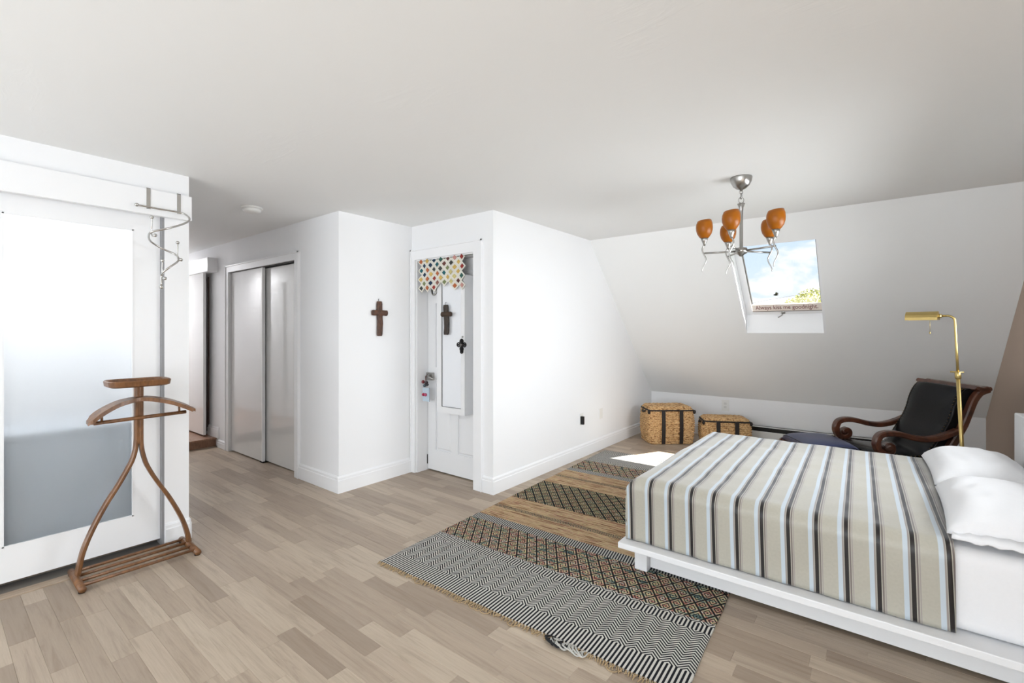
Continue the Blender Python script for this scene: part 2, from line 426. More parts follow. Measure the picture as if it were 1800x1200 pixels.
prism('top_lining', [(ST-.001, zs(ST)), (ST+.11, zs(ST)+.11), (ST+.1, zs(ST)+.135), (ST-.02, zs(ST)+.03)], lambda a, b, c: (c, a, b), SX0, SX1, TRIM, sk)
# frame in the plane shifted by .2 in y; local coordinates (x, t) with t running down the slope
FY, FZ = ST+.1, zs(ST)+.104; tl = ((SB-FY)**2+(zs(SB)+.208-FZ)**2)**.5; ty, tz = (SB-FY)/tl, (zs(SB)+.208-FZ)/tl
def fp(x, t, d): return (x, FY+ty*t-tz*d, FZ+tz*t+ty*d)     # d>0 outwards
def fbar(name, x0, x1, t0, t1, d0, d1, mat, parent=sk, bevel=0):
    bm = bmesh.new(); bm_box(bm, x0, x1, t0, t1, d0, d1)
    if bevel: bmesh.ops.bevel(bm, geom=list(bm.edges), offset=bevel, segments=1, affect='EDGES')
    for v in bm.verts: v.co = fp(*v.co)
    return fin(name, bm, mat, parent)
fbar('sash_frame', SX0, SX0+.066, 0, tl, -.012, .04, TRIM, bevel=.004); fbar('sash_frame', SX1-.014, SX1, 0, tl, -.012, .04, TRIM, bevel=.004)
fbar('sash_frame', SX0+.066, SX1-.014, tl-.065, tl, -.012, .04, TRIM, bevel=.004); fbar('sash_frame', SX0+.066, SX1-.014, 0, .05, -.012, .04, TRIM, bevel=.004)
fbar('gasket', SX0+.066, SX0+.071, .05, tl-.065, -.006, .03, DARKGAP); fbar('gasket', SX1-.019, SX1-.014, .05, tl-.065, -.006, .03, DARKGAP)
fbar('pane', SX0+.066, SX1-.014, .05, tl-.065, .016, .024, GLASS)
hb = fbar('latch', -.80, -.765, tl-.05, tl-.02, -.03, -.012, NICKEL, bevel=.003)
tube('latch_lever', [fp(-.783, tl-.035, -.03), fp(-.795, tl-.02, -.05), fp(-.83, tl+.005, -.055)], .006, NICKEL, hb)
# sign standing on the lower sash
SIGN = plain('cream_painted_board', (250, 238, 228), .6, var=.08)
sg = thing('wall_sign', 'cream board lettered Always kiss me goodnight on the skylight frame', 'sign', fp((SX0+SX1)/2, tl-.065, -.02))
fbar('board', SX0+.072, SX1-.008, tl-.158, tl-.066, -.034, -.02, SIGN, None, .002)
bo = bpy.context.scene.objects['board']; bo.parent = sg; bo.matrix_parent_inverse = Matrix.Translation(-sg.location)
fbar('base_edge', SX0+.072, SX1-.008, tl-.066, tl-.062, -.036, -.018, plain('dark_board_edge', (92, 78, 66), .7), None)
bo = bpy.context.scene.objects['base_edge']; bo.parent = sg; bo.matrix_parent_inverse = Matrix.Translation(-sg.location)
tcv = bpy.data.curves.new('lettering', 'FONT'); tcv.body = 'Always kiss me goodnight.'; tcv.size = .072; tcv.align_x = 'CENTER'; tcv.extrude = .0008; tcv.offset = 0
to = bpy.data.objects.new('tmp_text', tcv); COL.objects.link(to)
bpy.context.view_layer.update()
tm = bpy.data.meshes.new_from_object(to.evaluated_get(bpy.context.evaluated_depsgraph_get())); bpy.data.objects.remove(to)
wd = max(v.co.x for v in tm.vertices)-min(v.co.x for v in tm.vertices)
for v in tm.vertices:
    q = v.co.copy(); v.co = fp((SX0+SX1)/2+.032+q.x*.56/wd, tl-.094-q.y*1.05, -.0346-q.z)
lt = link('lettering', tm, plain('maroon_letter_paint', (134, 76, 68), .6), sg); lt.matrix_parent_inverse = Matrix.Translation(-sg.location); lt['kind'] = 'stuff'

# baseboards with a stepped moulding
def baseboard(name, p0, p1, n, label, h=.14, z0=0):
    """run along p0->p1, n = outward normal"""
    p0, p1, n = Vector(p0), Vector(p1), Vector(n)
    prof = [(0, 0), (.016, 0), (.016, h-.035), (.012, h-.03), (.012, h-.012), (.006, h-.004), (.004, h), (0, h)]
    d = (p1-p0)
    def fn(a, b, c): q = p0+d*c+n*a; return (q.x, q.y, z0+b)
    return struct(prism(name, prof, fn, 0, 1, TRIM), label)
baseboard('baseboard_long', (-2.53, 2.944), (-2.53, YK), (1, 0), 'white baseboard along the long bright wall')
baseboard('baseboard_entry', (-2.64, 2.96), (-2.53, 2.96), (0, -1), 'short white baseboard beside the door casing')
baseboard('baseboard_center', (-3.57, 2.164), (-3.57, 2.945), (1, 0), 'white baseboard under the wooden cross')
baseboard('baseboard_closet', (-4.21, 2.18), (-3.57, 2.18), (0, -1), 'white baseboard between closet casing and corner')
baseboard('baseboard_hall', (-6.12, 2.18), (-5.87, 2.18), (0, -1), 'white baseboard left of the closet casing', .09)
baseboard('baseboard_step', (-6.42, 2.18), (-6.10, 2.18), (0, -1), 'raised white baseboard above the hallway step', .13, .105)
baseboard('baseboard_left', (-3.56, .962), (-3.56, 1.093), (1, 0), 'white baseboard on the post beside the frosted door')
baseboard('baseboard_post', (-3.56, 1.093), (-6.18, 1.093), (0, 1), 'white baseboard along the hallway wall')
baseboard('baseboard_knee', (-2.53, YK), (-1.26, YK), (0, -1), 'white baseboard behind the wicker baskets')
baseboard('baseboard_head', (.82, YK), (1.0, 2.5), (-1, 0), 'white baseboard along the taupe wall')
WOODSTEP = wood('reddish_oak_step', (128, 92, 72), (168, 130, 104), (8, 60, 8), .4)
stp = struct(box('step', (-8.8, -6.2, 1.093, 2.18, 0, .085), WOODSTEP), 'reddish wooden step at the end of the hallway')
box('tread', (-8.8, -6.165, 1.093, 2.18, .085, .105), WOODSTEP, stp, bevel=.004)

# door casings
def casing(name, x0, x1, ztop, yw, cw, label, leftw=None, z0=0, th=.018):
    lw = leftw or cw
    b = [(x0-lw, x0, yw-th, yw, z0, ztop), (x1, x1+cw, yw-th, yw, z0, ztop), (x0-lw, x1+cw, yw-th, yw, ztop, ztop+cw)]
    o = struct(boxes(name, b, TRIM), label)
    e = .012
    boxes('moulding', [(x0-lw, x0-lw+e, yw-th-.008, yw-th, z0, ztop+cw), (x1+cw-e, x1+cw, yw-th-.008, yw-th, z0, ztop+cw), (x0-lw, x1+cw, yw-th-.008, yw-th, ztop+cw-e, ztop+cw)], TRIM, o)
    return o
casing('trim_1', -5.80, -4.29, 2.03, 2.18, .075, 'white casing around the sliding closet doors')
casing('trim_2', -3.507, -2.741, 2.045, 2.96, .1, 'white casing around the bedroom door', .058)
struct(boxes('trim_3', [(-3.512, -3.497, 2.965, 3.16, 0, 2.045), (-2.751, -2.736, 2.965, 3.16, 0, 2.045), (-3.497, -2.751, 2.965, 3.16, 2.035, 2.05)], TRIM), 'white jamb of the bedroom door')
struct(box('trim_4', (-3.56, -3.52, -.6, 1.098, 2.08, 2.236), TRIM, bevel=.003), 'white fascia board over the frosted sliding door')
struct(box('trim_5', (-8.2, -6.14, 2.07, 2.18, 2.06, 2.225), TRIM, bevel=.003), 'white fascia box over the hallway sliding door')
struct(boxes('trim_6', [(-6.42, -6.405, 2.165, 2.28, .105, 2.02), (-7.3, -6.42, 2.25, 2.28, .1, 2.02)], wood('dark_brown_boards', (70, 52, 44), (96, 74, 62), (20, 20, 2))), 'dark brown boards behind the hallway sliding door')  # dark brown boards beside the edge of the sliding door

# ------------------------------------------------------------------ doors
GLOSSW = plain('white_high_gloss_laminate', (236, 236, 234), .07, 0, .55, 3, .02, coat=.7)
d = struct(box('door_2', (-5.795, -5.03, 2.195, 2.217, .012, 2.026), GLOSSW, bevel=.002), 'left glossy white sliding closet door')
box('edge_strip', (-5.03, -5.012, 2.192, 2.22, .012, 2.026), TRIM, d)
d = struct(box('door_3', (-5.10, -4.294, 2.235, 2.257, .012, 2.018), GLOSSW, bevel=.002), 'right glossy white sliding closet door')
box('floor_guide', (-5.07, -5.0, 2.19, 2.26, 0, .01), BLACK, d)
struct(boxes('trim_7', [(-5.8, -4.29, 2.185, 2.275, 2.024, 2.03), (-5.8, -4.29, 2.262, 2.275, 0, 2.03)], BLACK), 'dark track above and black sheet behind the sliding closet doors')  # the black sheet behind the doors shows in their gaps
d = struct(box('door_5', (-7.4, -6.315, 2.085, 2.115, .125, 2.075), GLOSSW, bevel=.002), 'glossy white sliding door standing above the hallway step')
# frosted sliding door
FROST, nt, p = new_mat('frosted_glass')
p.inputs['Base Color'].default_value = (.93, .96, .98, 1); p.inputs['Roughness'].default_value = .48; p.inputs['Transmission Weight'].default_value = .86; p.inputs['IOR'].default_value = 1.3
n = tex_noise(nt, None, 220, 2); bump(nt, p, n.outputs[0], .05, .001)
DX = (-3.64, -3.60)
d = struct(boxes('door_4', [(*DX, .135, .265, .042, 2.10), (*DX, .812, .947, .042, 2.10), (*DX, .265, .812, .042, .226), (*DX, .265, .812, 1.986, 2.10)], TRIM), 'white framed sliding door with a frosted glass panel')
box('frosted_pane', (-3.624, -3.618, .265, .812, .226, 1.986), FROST, d)
boxes('glazing_bead', [(-3.606, -3.598, .265, .272, .226, 1.986), (-3.606, -3.598, .805, .812, .226, 1.986), (-3.606, -3.598, .265, .812, .226, .233), (-3.606, -3.598, .265, .812, 1.979, 1.986)], TRIM, d)
struct(box('trim_9', (-3.66, -3.563, .948, .961, .004, 2.10), plain('grey_jamb_shade', (150, 150, 152), .5, .2)), 'grey strip painting the shaded jamb between the frosted door and the post')  # flat grey strip, the jamb's shade is put into its colour
struct(box('trim_10', (-3.56, -3.485, -.6, .962, -.001, .005), wood('oak_threshold', (150, 130, 110), (186, 166, 144), (40, 5, 5)), bevel=.002), 'oak threshold strip along the frosted door')
struct(box('trim_8', (-3.68, -3.56, .1, .96, -.002, .004), plain('grey_door_track', (112, 106, 100), .6)), 'grey floor track under the frosted door')
struct(boxes('wall_washroom', [(-4.8, -4.7, -.9, .97, 0, H), (-4.7, -3.68, -.9, -.8, 0, H)], WALL), 'white washroom walls seen through frosted glass')
shade_box = thing('pane_shade_box', 'added blue grey box darkening the lower frosted glass door', 'cabinet', (-4.0, .35, 0))  # unseen box added so the lower frosted pane reads darker
SHADEBOX = plain('blue_grey_box_paint', (178, 185, 193), .5)
box('body', (-4.2, -3.74, -.3, .95, 0, .76), SHADEBOX, shade_box, True); box('box_top', (-4.22, -3.72, -.32, .96, .76, .79), SHADEBOX, shade_box, True, .004)

# panelled bedroom door
DOORM = wall_mat('white_door_paint', (240, 240, 241), .01, 20, .4)
def panel_door(name, label, x0, x1, yf, z0, z1, face=-1, th=.04):
    """six panel door: stiles and rails proud, panels recessed with raised fields"""
    d = struct(box(name, (x0, x1, min(yf-face*.012, yf-face*th), max(yf-face*.012, yf-face*th), z0, z1), DOORM), label)
    wv = x1-x0; sw = .11; mw = .09; mid = (x0+x1)/2; ya, yb = sorted((yf, yf-face*.012))
    rz = [(z0, z0+.2), (z0+.87, z0+1.0), (z0+1.62, z0+1.72), (z1-.11, z1)]
    for a, b in ((x0, x0+sw), (x1-sw, x1)): box('stile', (a, b, ya, yb, z0, z1), DOORM, d)
    for a, b in rz: box('rail', (x0+sw, x1-sw, ya, yb, a, b), DOORM, d)
    for (a, b), (c, e) in zip(rz, rz[1:]):
        box('mullion', (mid-mw/2, mid+mw/2, ya, yb, b, c), DOORM, d)
        for p0, p1 in ((x0+sw, mid-mw/2), (mid+mw/2, x1-sw)):
            i = .025; bm = bmesh.new()
            yq = yf-face*.012; yr = yf-face*.003
            o4 = [bm.verts.new(q) for q in ((p0+.008, yq, b+.008), (p1-.008, yq, b+.008), (p1-.008, yq, c-.008), (p0+.008, yq, c-.008))]
            i4 = [bm.verts.new(q) for q in ((p0+i, yr, b+i), (p1-i, yr, b+i), (p1-i, yr, c-i), (p0+i, yr, c-i))]
            bm.faces.new(i4)
            for k in range(4): bm.faces.new((o4[k], o4[(k+1) % 4], i4[(k+1) % 4], i4[k]))
            fin('panel', bm, DOORM, d)
    return d
d1 = panel_door('door_1', 'white panelled bedroom door hung with crosses', -3.493, -2.757, 3.1, .012, 2.032)
hp = box('handle_plate', (-3.488, -3.40, 3.07, 3.1, .885, .96), NICKEL, d1, bevel=.003)
lathe('handle_neck', [(.013, 0), (.013, .045)], NICKEL, hp, c=(-3.44, 3.03, .925), axis='Y')
tube('lever', [(-3.44, 3.03, .925), (-3.39, 3.025, .918), (-3.335, 3.028, .905)], [.012, .01, .008], NICKEL, hp)
box('hinge', (-3.499, -3.493, 3.09, 3.1, .06, .15), DARKGAP, d1)
panel_door('door_6', 'white panelled door on the hallway wall', -7.85, -6.95, 1.135, .11, 2.1, face=1)
tube('lever', [(-7.03, 1.13, 1.08), (-7.03, 1.19, 1.08), (-7.14, 1.19, 1.08)], .009, NICKEL, bpy.data.objects['door_6'])

# mirror cabinet hanging on the door
cab = thing('mirror_cabinet', 'white slim cabinet with mirror front hanging on the bedroom door', 'cabinet', (-3.06, 3.05, .61))
box('body', (-3.24, -2.883, 3.0, 3.098, .612, 1.866), DOORM, cab, True, .003)
boxes('front_frame', [(-3.24, -3.177, 2.985, 3.0, .612, 1.866), (-2.928, -2.883, 2.985, 3.0, .612, 1.866), (-3.177, -2.928, 2.985, 3.0, .612, .667), (-3.177, -2.928, 2.985, 3.0, 1.812, 1.866)], DOORM, cab, True)
box('mirror', (-3.174, -2.931, 2.990, 2.999, .670, 1.809), plain('mirror_glass', (240, 242, 246), .14, .25, .5, 2, .02), cab, True)
boxes('mirror_seam', [(-3.177, -3.174, 2.984, 2.9985, .667, 1.812), (-3.177, -2.928, 2.984, 2.9985, .667, .670)], DARKGAP, cab, True)
kl = lathe('keyhole', [(.008, 0), (.008, .006), (.003, .006), (.003, .003)], NICKEL, cab, True, c=(-2.905, 2.979, 1.312), segs=12, axis='Y')

# ------------------------------------------------------------------ crosses
CROSSW = wood('dark_carved_wood', (52, 34, 26), (104, 68, 48), (30, 30, 12), .55, 0, (.35, .65))
CROSSB = wood('blackened_wood', (34, 28, 24), (70, 54, 40), (30, 30, 12), .55, 0, (.35, .7))
def rough_bar(name, fn, a0, a1, b0, b1, dep, mat, parent, seed, world=True, bend=0):
    """hand-hewn bar: a across, b along, dep thick; fn(a,b,d)->xyz"""
    n = 14; vs, fs = [], []
    for i in range(n+1):
        t = i/n; b = b0+(b1-b0)*t
        for k in range(8):
            an = 2*math.pi*(k+.5)/8; ca, sa = math.cos(an), math.sin(an)
            j = 1+.13*noise.noise(Vector((seed+k*1.7, t*6, 0)))
            e = .86 if i in (0, n) else 1
            aa = (a0+a1)/2+(a1-a0)/2*1.08*ca*j*e+bend*math.sin(t*5)
            vs.append(fn(aa, b+.004*noise.noise(Vector((k, seed, t)))*(i in (0, n)), dep/2+dep/2*1.05*sa*e))
    for i in range(n):
        for k in range(8): fs.append((i*8+k, i*8+(k+1) % 8, i*8+8+(k+1) % 8, i*8+8+k))
    fs += [tuple(range(8)), tuple(n*8+k for k in range(8))]
    return mesh(name, vs, fs, mat, parent, world)
cr = thing('wooden_cross', 'dark carved wooden cross on the short white wall', 'cross', (-3.55, 2.578, 1.32))
rough_bar('upright', lambda a, b, q: (-3.568+q, a, b), 2.55, 2.609, 1.32, 1.632, .022, CROSSW, cr, 1.3, bend=.003)
rough_bar('crossbar', lambda a, b, q: (-3.565+q, b, a), 1.503, 1.553, 2.496, 2.66, .024, CROSSW, cr, 5.3)
tube('hanging_wire', [(-3.562, 2.574, 1.628), (-3.56, 2.57, 1.652), (-3.566, 2.578, 1.656)], .002, BLACK, cr, True, 6)
cr = thing('wooden_cross', 'rough blackened wooden cross hanging on the cabinet mirror', 'cross', (-3.1, 2.98, 1.33))
rough_bar('upright', lambda a, b, q: (a, 2.984-q, b), -3.132, -3.075, 1.33, 1.603, .026, CROSSB, cr, 2.1, bend=.006)
rough_bar('crossbar', lambda a, b, q: (b, 2.982-q, a), 1.495, 1.54, -3.16, -3.035, .03, plain('brown_black_wood', (72, 52, 36), .6, nscale=30, var=.4), cr, 7.7)
tube('hanging_wire', [(-3.116, 2.975, 1.60), (-3.118, 2.972, 1.622), (-3.112, 2.982, 1.626)], .002, BLACK, cr, True, 6)
cr = thing('ornate_cross', 'small black ornate metal cross with looped ends on the cabinet frame', 'cross', (-2.912, 2.975, 1.17))
IRON = plain('black_cast_iron', (40, 38, 38), .45, .6, .5, 40, .4)
bm = bmesh.new()
for cx, cz, r in ((-2.912, 1.272, .019), (-2.949, 1.242, .018), (-2.875, 1.242, .018), (-2.912, 1.205, .019), (-2.912, 1.180, .014)):
    tube_bm(bm, [(cx+r*math.cos(t*math.pi/6), 2.976, cz+r*math.sin(t*math.pi/6)) for t in range(12)], .0055, 6, True)
fin('loops', bm, IRON, cr, True, True)
bm = bmesh.new(); bm_box(bm, -2.921, -2.903, 2.968, 2.983, 1.175, 1.285); bm_box(bm, -2.955, -2.869, 2.968, 2.983, 1.234, 1.25)
fin('bars', bm, IRON, cr, True)
lathe('boss', [(.016, 0), (.013, -.008), (.004, -.012), (.0001, -.012)], plain('pewter_boss', (120, 118, 116), .35, .8), cr, True, c=(-2.912, 2.97, 1.242), segs=14, axis='Y')

# ------------------------------------------------------------------ patchwork valance, ring and door hanger
val = thing('window_valance', 'patchwork valance of small coloured diamonds over the bedroom door', 'valance', (-3.14, 3.0, 2.05))
CREAM = plain('cream_crochet_cotton', (238, 234, 222), .9, nscale=90, var=.25, bs=.5)
cols = [(36, 104, 112), (38, 62, 88), (164, 58, 50), (196, 110, 66), (222, 186, 104), (136, 146, 100), (112, 64, 58), (210, 156, 146), (70, 72, 68), (150, 104, 94), (220, 206, 140), (60, 104, 94)]
PATCH = [plain('patch_cloth_%d' % i, c, .9, nscale=60, var=.3) for i, c in enumerate(cols)]
def vy(x, z): return 2.966+.004*math.sin(x*40)+.004*math.sin(z*30+x*11)
dx, dz = .045, .042; rows = []
cv, cf = [], []; pr = random.Random(4)
for j in range(7):
    zc = 2.024-dz*j
    for i in range(-1, 9):
        xc = -3.438+.09*i+(dx if j % 2 else 0)
        if xc < -3.47 or xc > -2.85-.004*j: continue
        if j == 6 and i in (3, 4): continue
        q = [(xc-dx, zc), (xc, zc-dz), (xc+dx, zc), (xc, min(zc+dz, 2.042))]
        b = len(cv)
        cv += [(a, vy(a, c), c) for a, c in q]+[(a, vy(a, c)+.003, c) for a, c in q]
        cf += [(b, b+1, b+2, b+3), (b+7, b+6, b+5, b+4)]+[(b+k, b+(k+1) % 4, b+4+(k+1) % 4, b+4+k) for k in range(4)]
        s = .54
        rows.append((xc, zc, s))
mesh('netting', cv, cf, CREAM, val, True)
for xc, zc, s in rows:
    q = [(xc-dx*s, zc), (xc, zc-dz*s), (xc+dx*s, zc), (xc, zc+dz*s*.95)]
    V = [(a, vy(a, c)-.004, c) for a, c in q]+[(a, vy(a, c), c) for a, c in q]
    mesh('patch', V, [(0, 1, 2, 3), (7, 6, 5, 4)]+[(k, (k+1) % 4, 4+(k+1) % 4, 4+k) for k in range(4)], pr.choice(PATCH), val, True)
tube('rod', [(-3.497, 2.978, 2.036), (-2.751, 2.978, 2.036)], .006, plain('grey_green_rod', (120, 126, 112), .5), val, True)
rg = tag(tube('hook_ring', [(-3.325+.036*math.cos(t*math.pi/10), 3.035+.012*math.sin(t*math.pi/10), 1.765+.058*math.sin(t*math.pi/10)) for t in range(20)], .009, NICKEL, None, False, 8, True), 'oval grey metal ring hanging just below the patchwork valance', 'ring')
dh = thing('door_hanger', 'pink and pale blue beaded trinket hanging from the door handle', 'ornament', (-3.40, 3.02, .69))
tube('loop', [(-3.44, 3.045, .94), (-3.43, 3.012, .925), (-3.42, 3.01, .87), (-3.42, 3.01, .83)], .004, plain('brown_cord', (96, 52, 44), .8), dh, True, 6)
for n_, (cx, cz, r, c) in enumerate(((-3.45, .875, .018, (120, 44, 50)), (-3.405, .868, .02, (48, 30, 34)), (-3.43, .84, .016, (70, 90, 100)), (-3.39, .852, .015, (36, 34, 38)))):
    lathe('bead', [(.0001, -r), (r*.7, -r*.7), (r, 0), (r*.7, r*.7), (.0001, r)], plain('bead_%d' % n_, c, .3), dh, True, c=(cx, 3.0, cz), segs=12)
box('card', (-3.455, -3.365, 2.998, 3.006, .69, .82), plain('pale_blue_card', (196, 214, 228), .6, nscale=25, var=.15), dh, True, .001)
for cx, c in ((-3.435, (196, 60, 96)), (-3.405, (216, 96, 128))):
    lathe('pompom', [(.0001, -.016), (.012, -.011), (.016, 0), (.012, .011), (.0001, .016)], plain('pink_wool', c, .95, nscale=90, var=.4, bs=.6), dh, True, c=(cx, 2.99, .755), segs=12)

# ------------------------------------------------------------------ spiral hook rack over the fascia
hk = thing('spiral_hook_rack', 'chrome spiral hook rack hung over the fascia of the frosted door', 'hook rack', (-3.43, .93, 1.63))
path = [(-3.49, .804, 2.118), (-3.49, .919, 2.116), (-3.488, 1.008, 2.116), (-3.47, 1.046, 2.104), (-3.42, 1.053, 2.069), (-3.37, 1.013, 2.028), (-3.345, .922, 1.978), (-3.36, .85, 1.949), (-3.40, .839, 1.93),
        (-3.46, .864, 1.904), (-3.48, .926, 1.872), (-3.47, .98, 1.849), (-3.44, .997, 1.824), (-3.41, .988, 1.794), (-3.39, .945, 1.755), (-3.40, .915, 1.724), (-3.43, .909, 1.70), (-3.43, .909, 1.64)]
tube('spiral_rod', crom(path, 5), .0058, CHROME, hk, True, 10)
def ball(name, c, r, parent, world=True): return lathe(name, [(.0001, -r), (r*.7, -r*.75), (r, -r*.2), (r, r*.4), (r*.6, r*.9), (.0001, r)], CHROME, parent, world, c=c, segs=14)
ball('end_ball', (-3.49, .803, 2.118), .011, hk); ball('end_ball', (-3.43, .909, 1.63), .012, hk)
for b, t, dn in (((-3.37, .844, 1.949), (-3.352, .842, 2.03), (-3.345, .856, 1.925)), ((-3.43, .992, 1.829), (-3.43, .993, 1.912), (-3.395, 1.0, 1.803)), ((-3.43, .912, 1.71), (-3.43, .915, 1.79), (-3.395, .918, 1.681))):
    h_ = tube('hook', crom([dn, Vector(b)+Vector((.012, .002, -.028)), b, (Vector(b)+Vector(t))/2, t], 4), .0038, CHROME, hk, True, 8)
    ball('hook_ball', t, .010, h_, False); ball('hook_ball', dn, .010, h_, False)
for yv in (.867, 1.025):
    boxes('strap', [(-3.5195, -3.517, yv-.01, yv+.01, 2.112, 2.239), (-3.557, -3.517, yv-.01, yv+.01, 2.2365, 2.239)], CHROME, hk, True)

# ------------------------------------------------------------------ wooden valet stand
OAK = wood('warm_brown_bentwood', (94, 60, 34), (138, 94, 56), (16, 16, 5), .38, .15)
vl = thing('valet_stand', 'brown bentwood valet stand in front of the frosted door', 'valet stand', (-3.40, .78, 0))
VX = -3.42
fv = lambda u, s, z: (s, u, z)
for sgn, pts in ((-1, [(.787, 1.045), (.785, .86), (.783, .70), (.768, .62), (.742, .56), (.70, .478), (.643, .378), (.585, .252), (.549, .147), (.529, .035)]),
                 (1, [(.803, 1.045), (.805, .86), (.807, .70), (.824, .60), (.85, .53), (.888, .452), (.952, .332), (1.010, .198), (1.040, .095), (1.049, .035)])):
    strip('leg', crom(pts, 6), [.020]*6+[.021, .022, .023, .024], VX-.02, VX+.02, fv, OAK, vl, True, .006)
box('post_block', (VX-.018, VX+.018, .775, .816, .70, 1.045), OAK, vl, True, .004)
for yv in (.522, 1.045):
    tube('foot', [(-3.545, yv, .020), (-3.39, yv, .024), (-3.245, yv, .020)], [.016, .0185, .017], OAK, vl, True, 12)
    lathe('foot_pad', [(.015, 0), (.015, .006)], BLACK, vl, True, c=(-3.262, yv, 0), segs=12); lathe('foot_pad', [(.015, 0), (.015, .006)], BLACK, vl, True, c=(-3.53, yv, 0), segs=12)
for xv in (-3.50, -3.425, -3.35, -3.28): tube('shoe_bar', [(xv, .515, .030), (xv, 1.05, .030)], .0085, OAK, vl, True, 10)
# coat hanger yoke: wide at the shoulders, thin at the neck
hp_ = crom([(.558, .868), (.606, .912), (.681, .952), (.745, .967), (.797, .970), (.85, .966), (.93, .945), (1.0, .914), (1.058, .880)], 5)
rows_v, rows_f = [], []
for i, q in enumerate(hp_):
    t = i/(len(hp_)-1)*2-1; wd = .018+.032*min(1, abs(t)*1.25)*(1 if abs(t) < .9 else max(.25, (1-abs(t))/.1)); th = .011 if abs(t) < .93 else .008
    xo = VX+.03+.035*abs(t)**1.5
    for a, b in ((-wd, -th), (wd, -th), (wd*.9, th), (-wd*.9, th)): rows_v.append((xo+a, q.x, q.y+b-.3*abs(a)*(a > 0)))
for i in range(len(hp_)-1):
    for k in range(4): rows_f.append((i*4+k, i*4+(k+1) % 4, i*4+4+(k+1) % 4, i*4+4+k))
rows_f += [(0, 1, 2, 3), tuple((len(hp_)-1)*4+k for k in range(4))]
yk = mesh('hanger_yoke', rows_v, rows_f, OAK, vl, True)
tr_ = tube('trouser_bar', [(VX+.045, .588, .856), (VX+.045, 1.020, .863)], .0105, OAK, vl, True, 10)
for yv, z1 in ((.622, .915), (.985, .915)): tube('bar_peg', [(VX+.045, yv, .855), (VX+.045, yv, z1)], .006, OAK, tr_, False, 8)
# tray on top: oblong dish with raised rim
bm = bmesh.new(); N_ = 28
def tr_ring(ax, ay, z):
    out = []
    for k in range(N_):
        a = 2*math.pi*k/N_; c, s = math.cos(a), math.sin(a); e = 2/5
        out.append(bm.verts.new((VX+.045+ax*math.copysign(abs(c)**e, c), .782+ay*math.copysign(abs(s)**e, s), z)))
    return out
rings = [tr_ring(.085, .128, 1.045), tr_ring(.10, .142, 1.052), tr_ring(.105, .146, 1.078), tr_ring(.10, .141, 1.084), tr_ring(.092, .133, 1.078), tr_ring(.088, .129, 1.062)]
for A, B in zip(rings, rings[1:]):
    for k in range(N_): bm.faces.new((A[k], A[(k+1) % N_], B[(k+1) % N_], B[k]))
bm.faces.new(rings[0][::-1]); bm.faces.new(rings[-1])
fin('tray', bm, OAK, vl, True)

# ------------------------------------------------------------------ smoke detector
sm = thing('smoke_detector', 'flat white smoke detector on the hallway ceiling', 'smoke detector', (-4.03, 1.68, H-.04))
lathe('base', [(.08, 0), (.08, -.012), (.072, -.014)], WHITEP, sm, True, c=(-4.03, 1.68, H), segs=32)
lathe('cover', [(.068, -.014), (.066, -.032), (.055, -.04), (.0001, -.042)], WHITEP, sm, True, c=(-4.03, 1.68, H), segs=32)

# ------------------------------------------------------------------ chandelier
CX, CY = -.713, 3.352
AMBER, nt, p = new_mat('amber_glass')
tc = nt.nodes.new('ShaderNodeTexCoord'); n = tex_noise(nt, tc.outputs['Object'], 25, 3)
nt.links.new(mixc(nt, n.outputs[0], srgb(142, 78, 4), srgb(164, 94, 8)), p.inputs['Base Color'])
p.inputs['Roughness'].default_value = .35; p.inputs['Subsurface Weight'].default_value = 0; p.inputs['Subsurface Radius'].default_value = (.03, .012, .003); p.inputs['Specular IOR Level'].default_value = .3
ch = thing('chandelier', 'brushed nickel chandelier with five amber glass shades', 'chandelier', (CX, CY, 1.78))
lathe('canopy', [(.066, 0), (.066, -.008), (.062, -.03), (.05, -.055), (.03, -.073), (.012, -.08), (.006, -.09), (.0001, -.09)], NICKEL, ch, True, c=(CX, CY, H), segs=32)
def link_ring(c, r, e, rot):
    pts = []
    for t in range(16):
        a = 2*math.pi*t/16; x, z = r*math.cos(a), (r+e)*math.sin(a)
        pts.append((c[0]+x*math.cos(rot), c[1]+x*math.sin(rot), c[2]+z))
    return tube('chain_link', pts, .0028, NICKEL, ch, True, 6, True)
link_ring((CX, CY, 2.278), .010, .002, YAW); link_ring((CX, CY, 2.252), .008, .012, YAW+1.57); link_ring((CX, CY, 2.225), .017, .002, YAW)
lathe('stem', [(.024, 2.212-1.9), (.013, 2.185-1.9), (.0105, 2.16-1.9), (.0105, .02), (.016, .018)], NICKEL, ch, True, c=(CX, CY, 1.89), segs=20)
lathe('hub', [(.012, .025), (.034, .02), (.04, .004), (.036, -.014), (.018, -.024), (.010, -.034), (.0001, -.036)], NICKEL, ch, True, c=(CX, CY, 1.89), segs=24)
Rr = .226
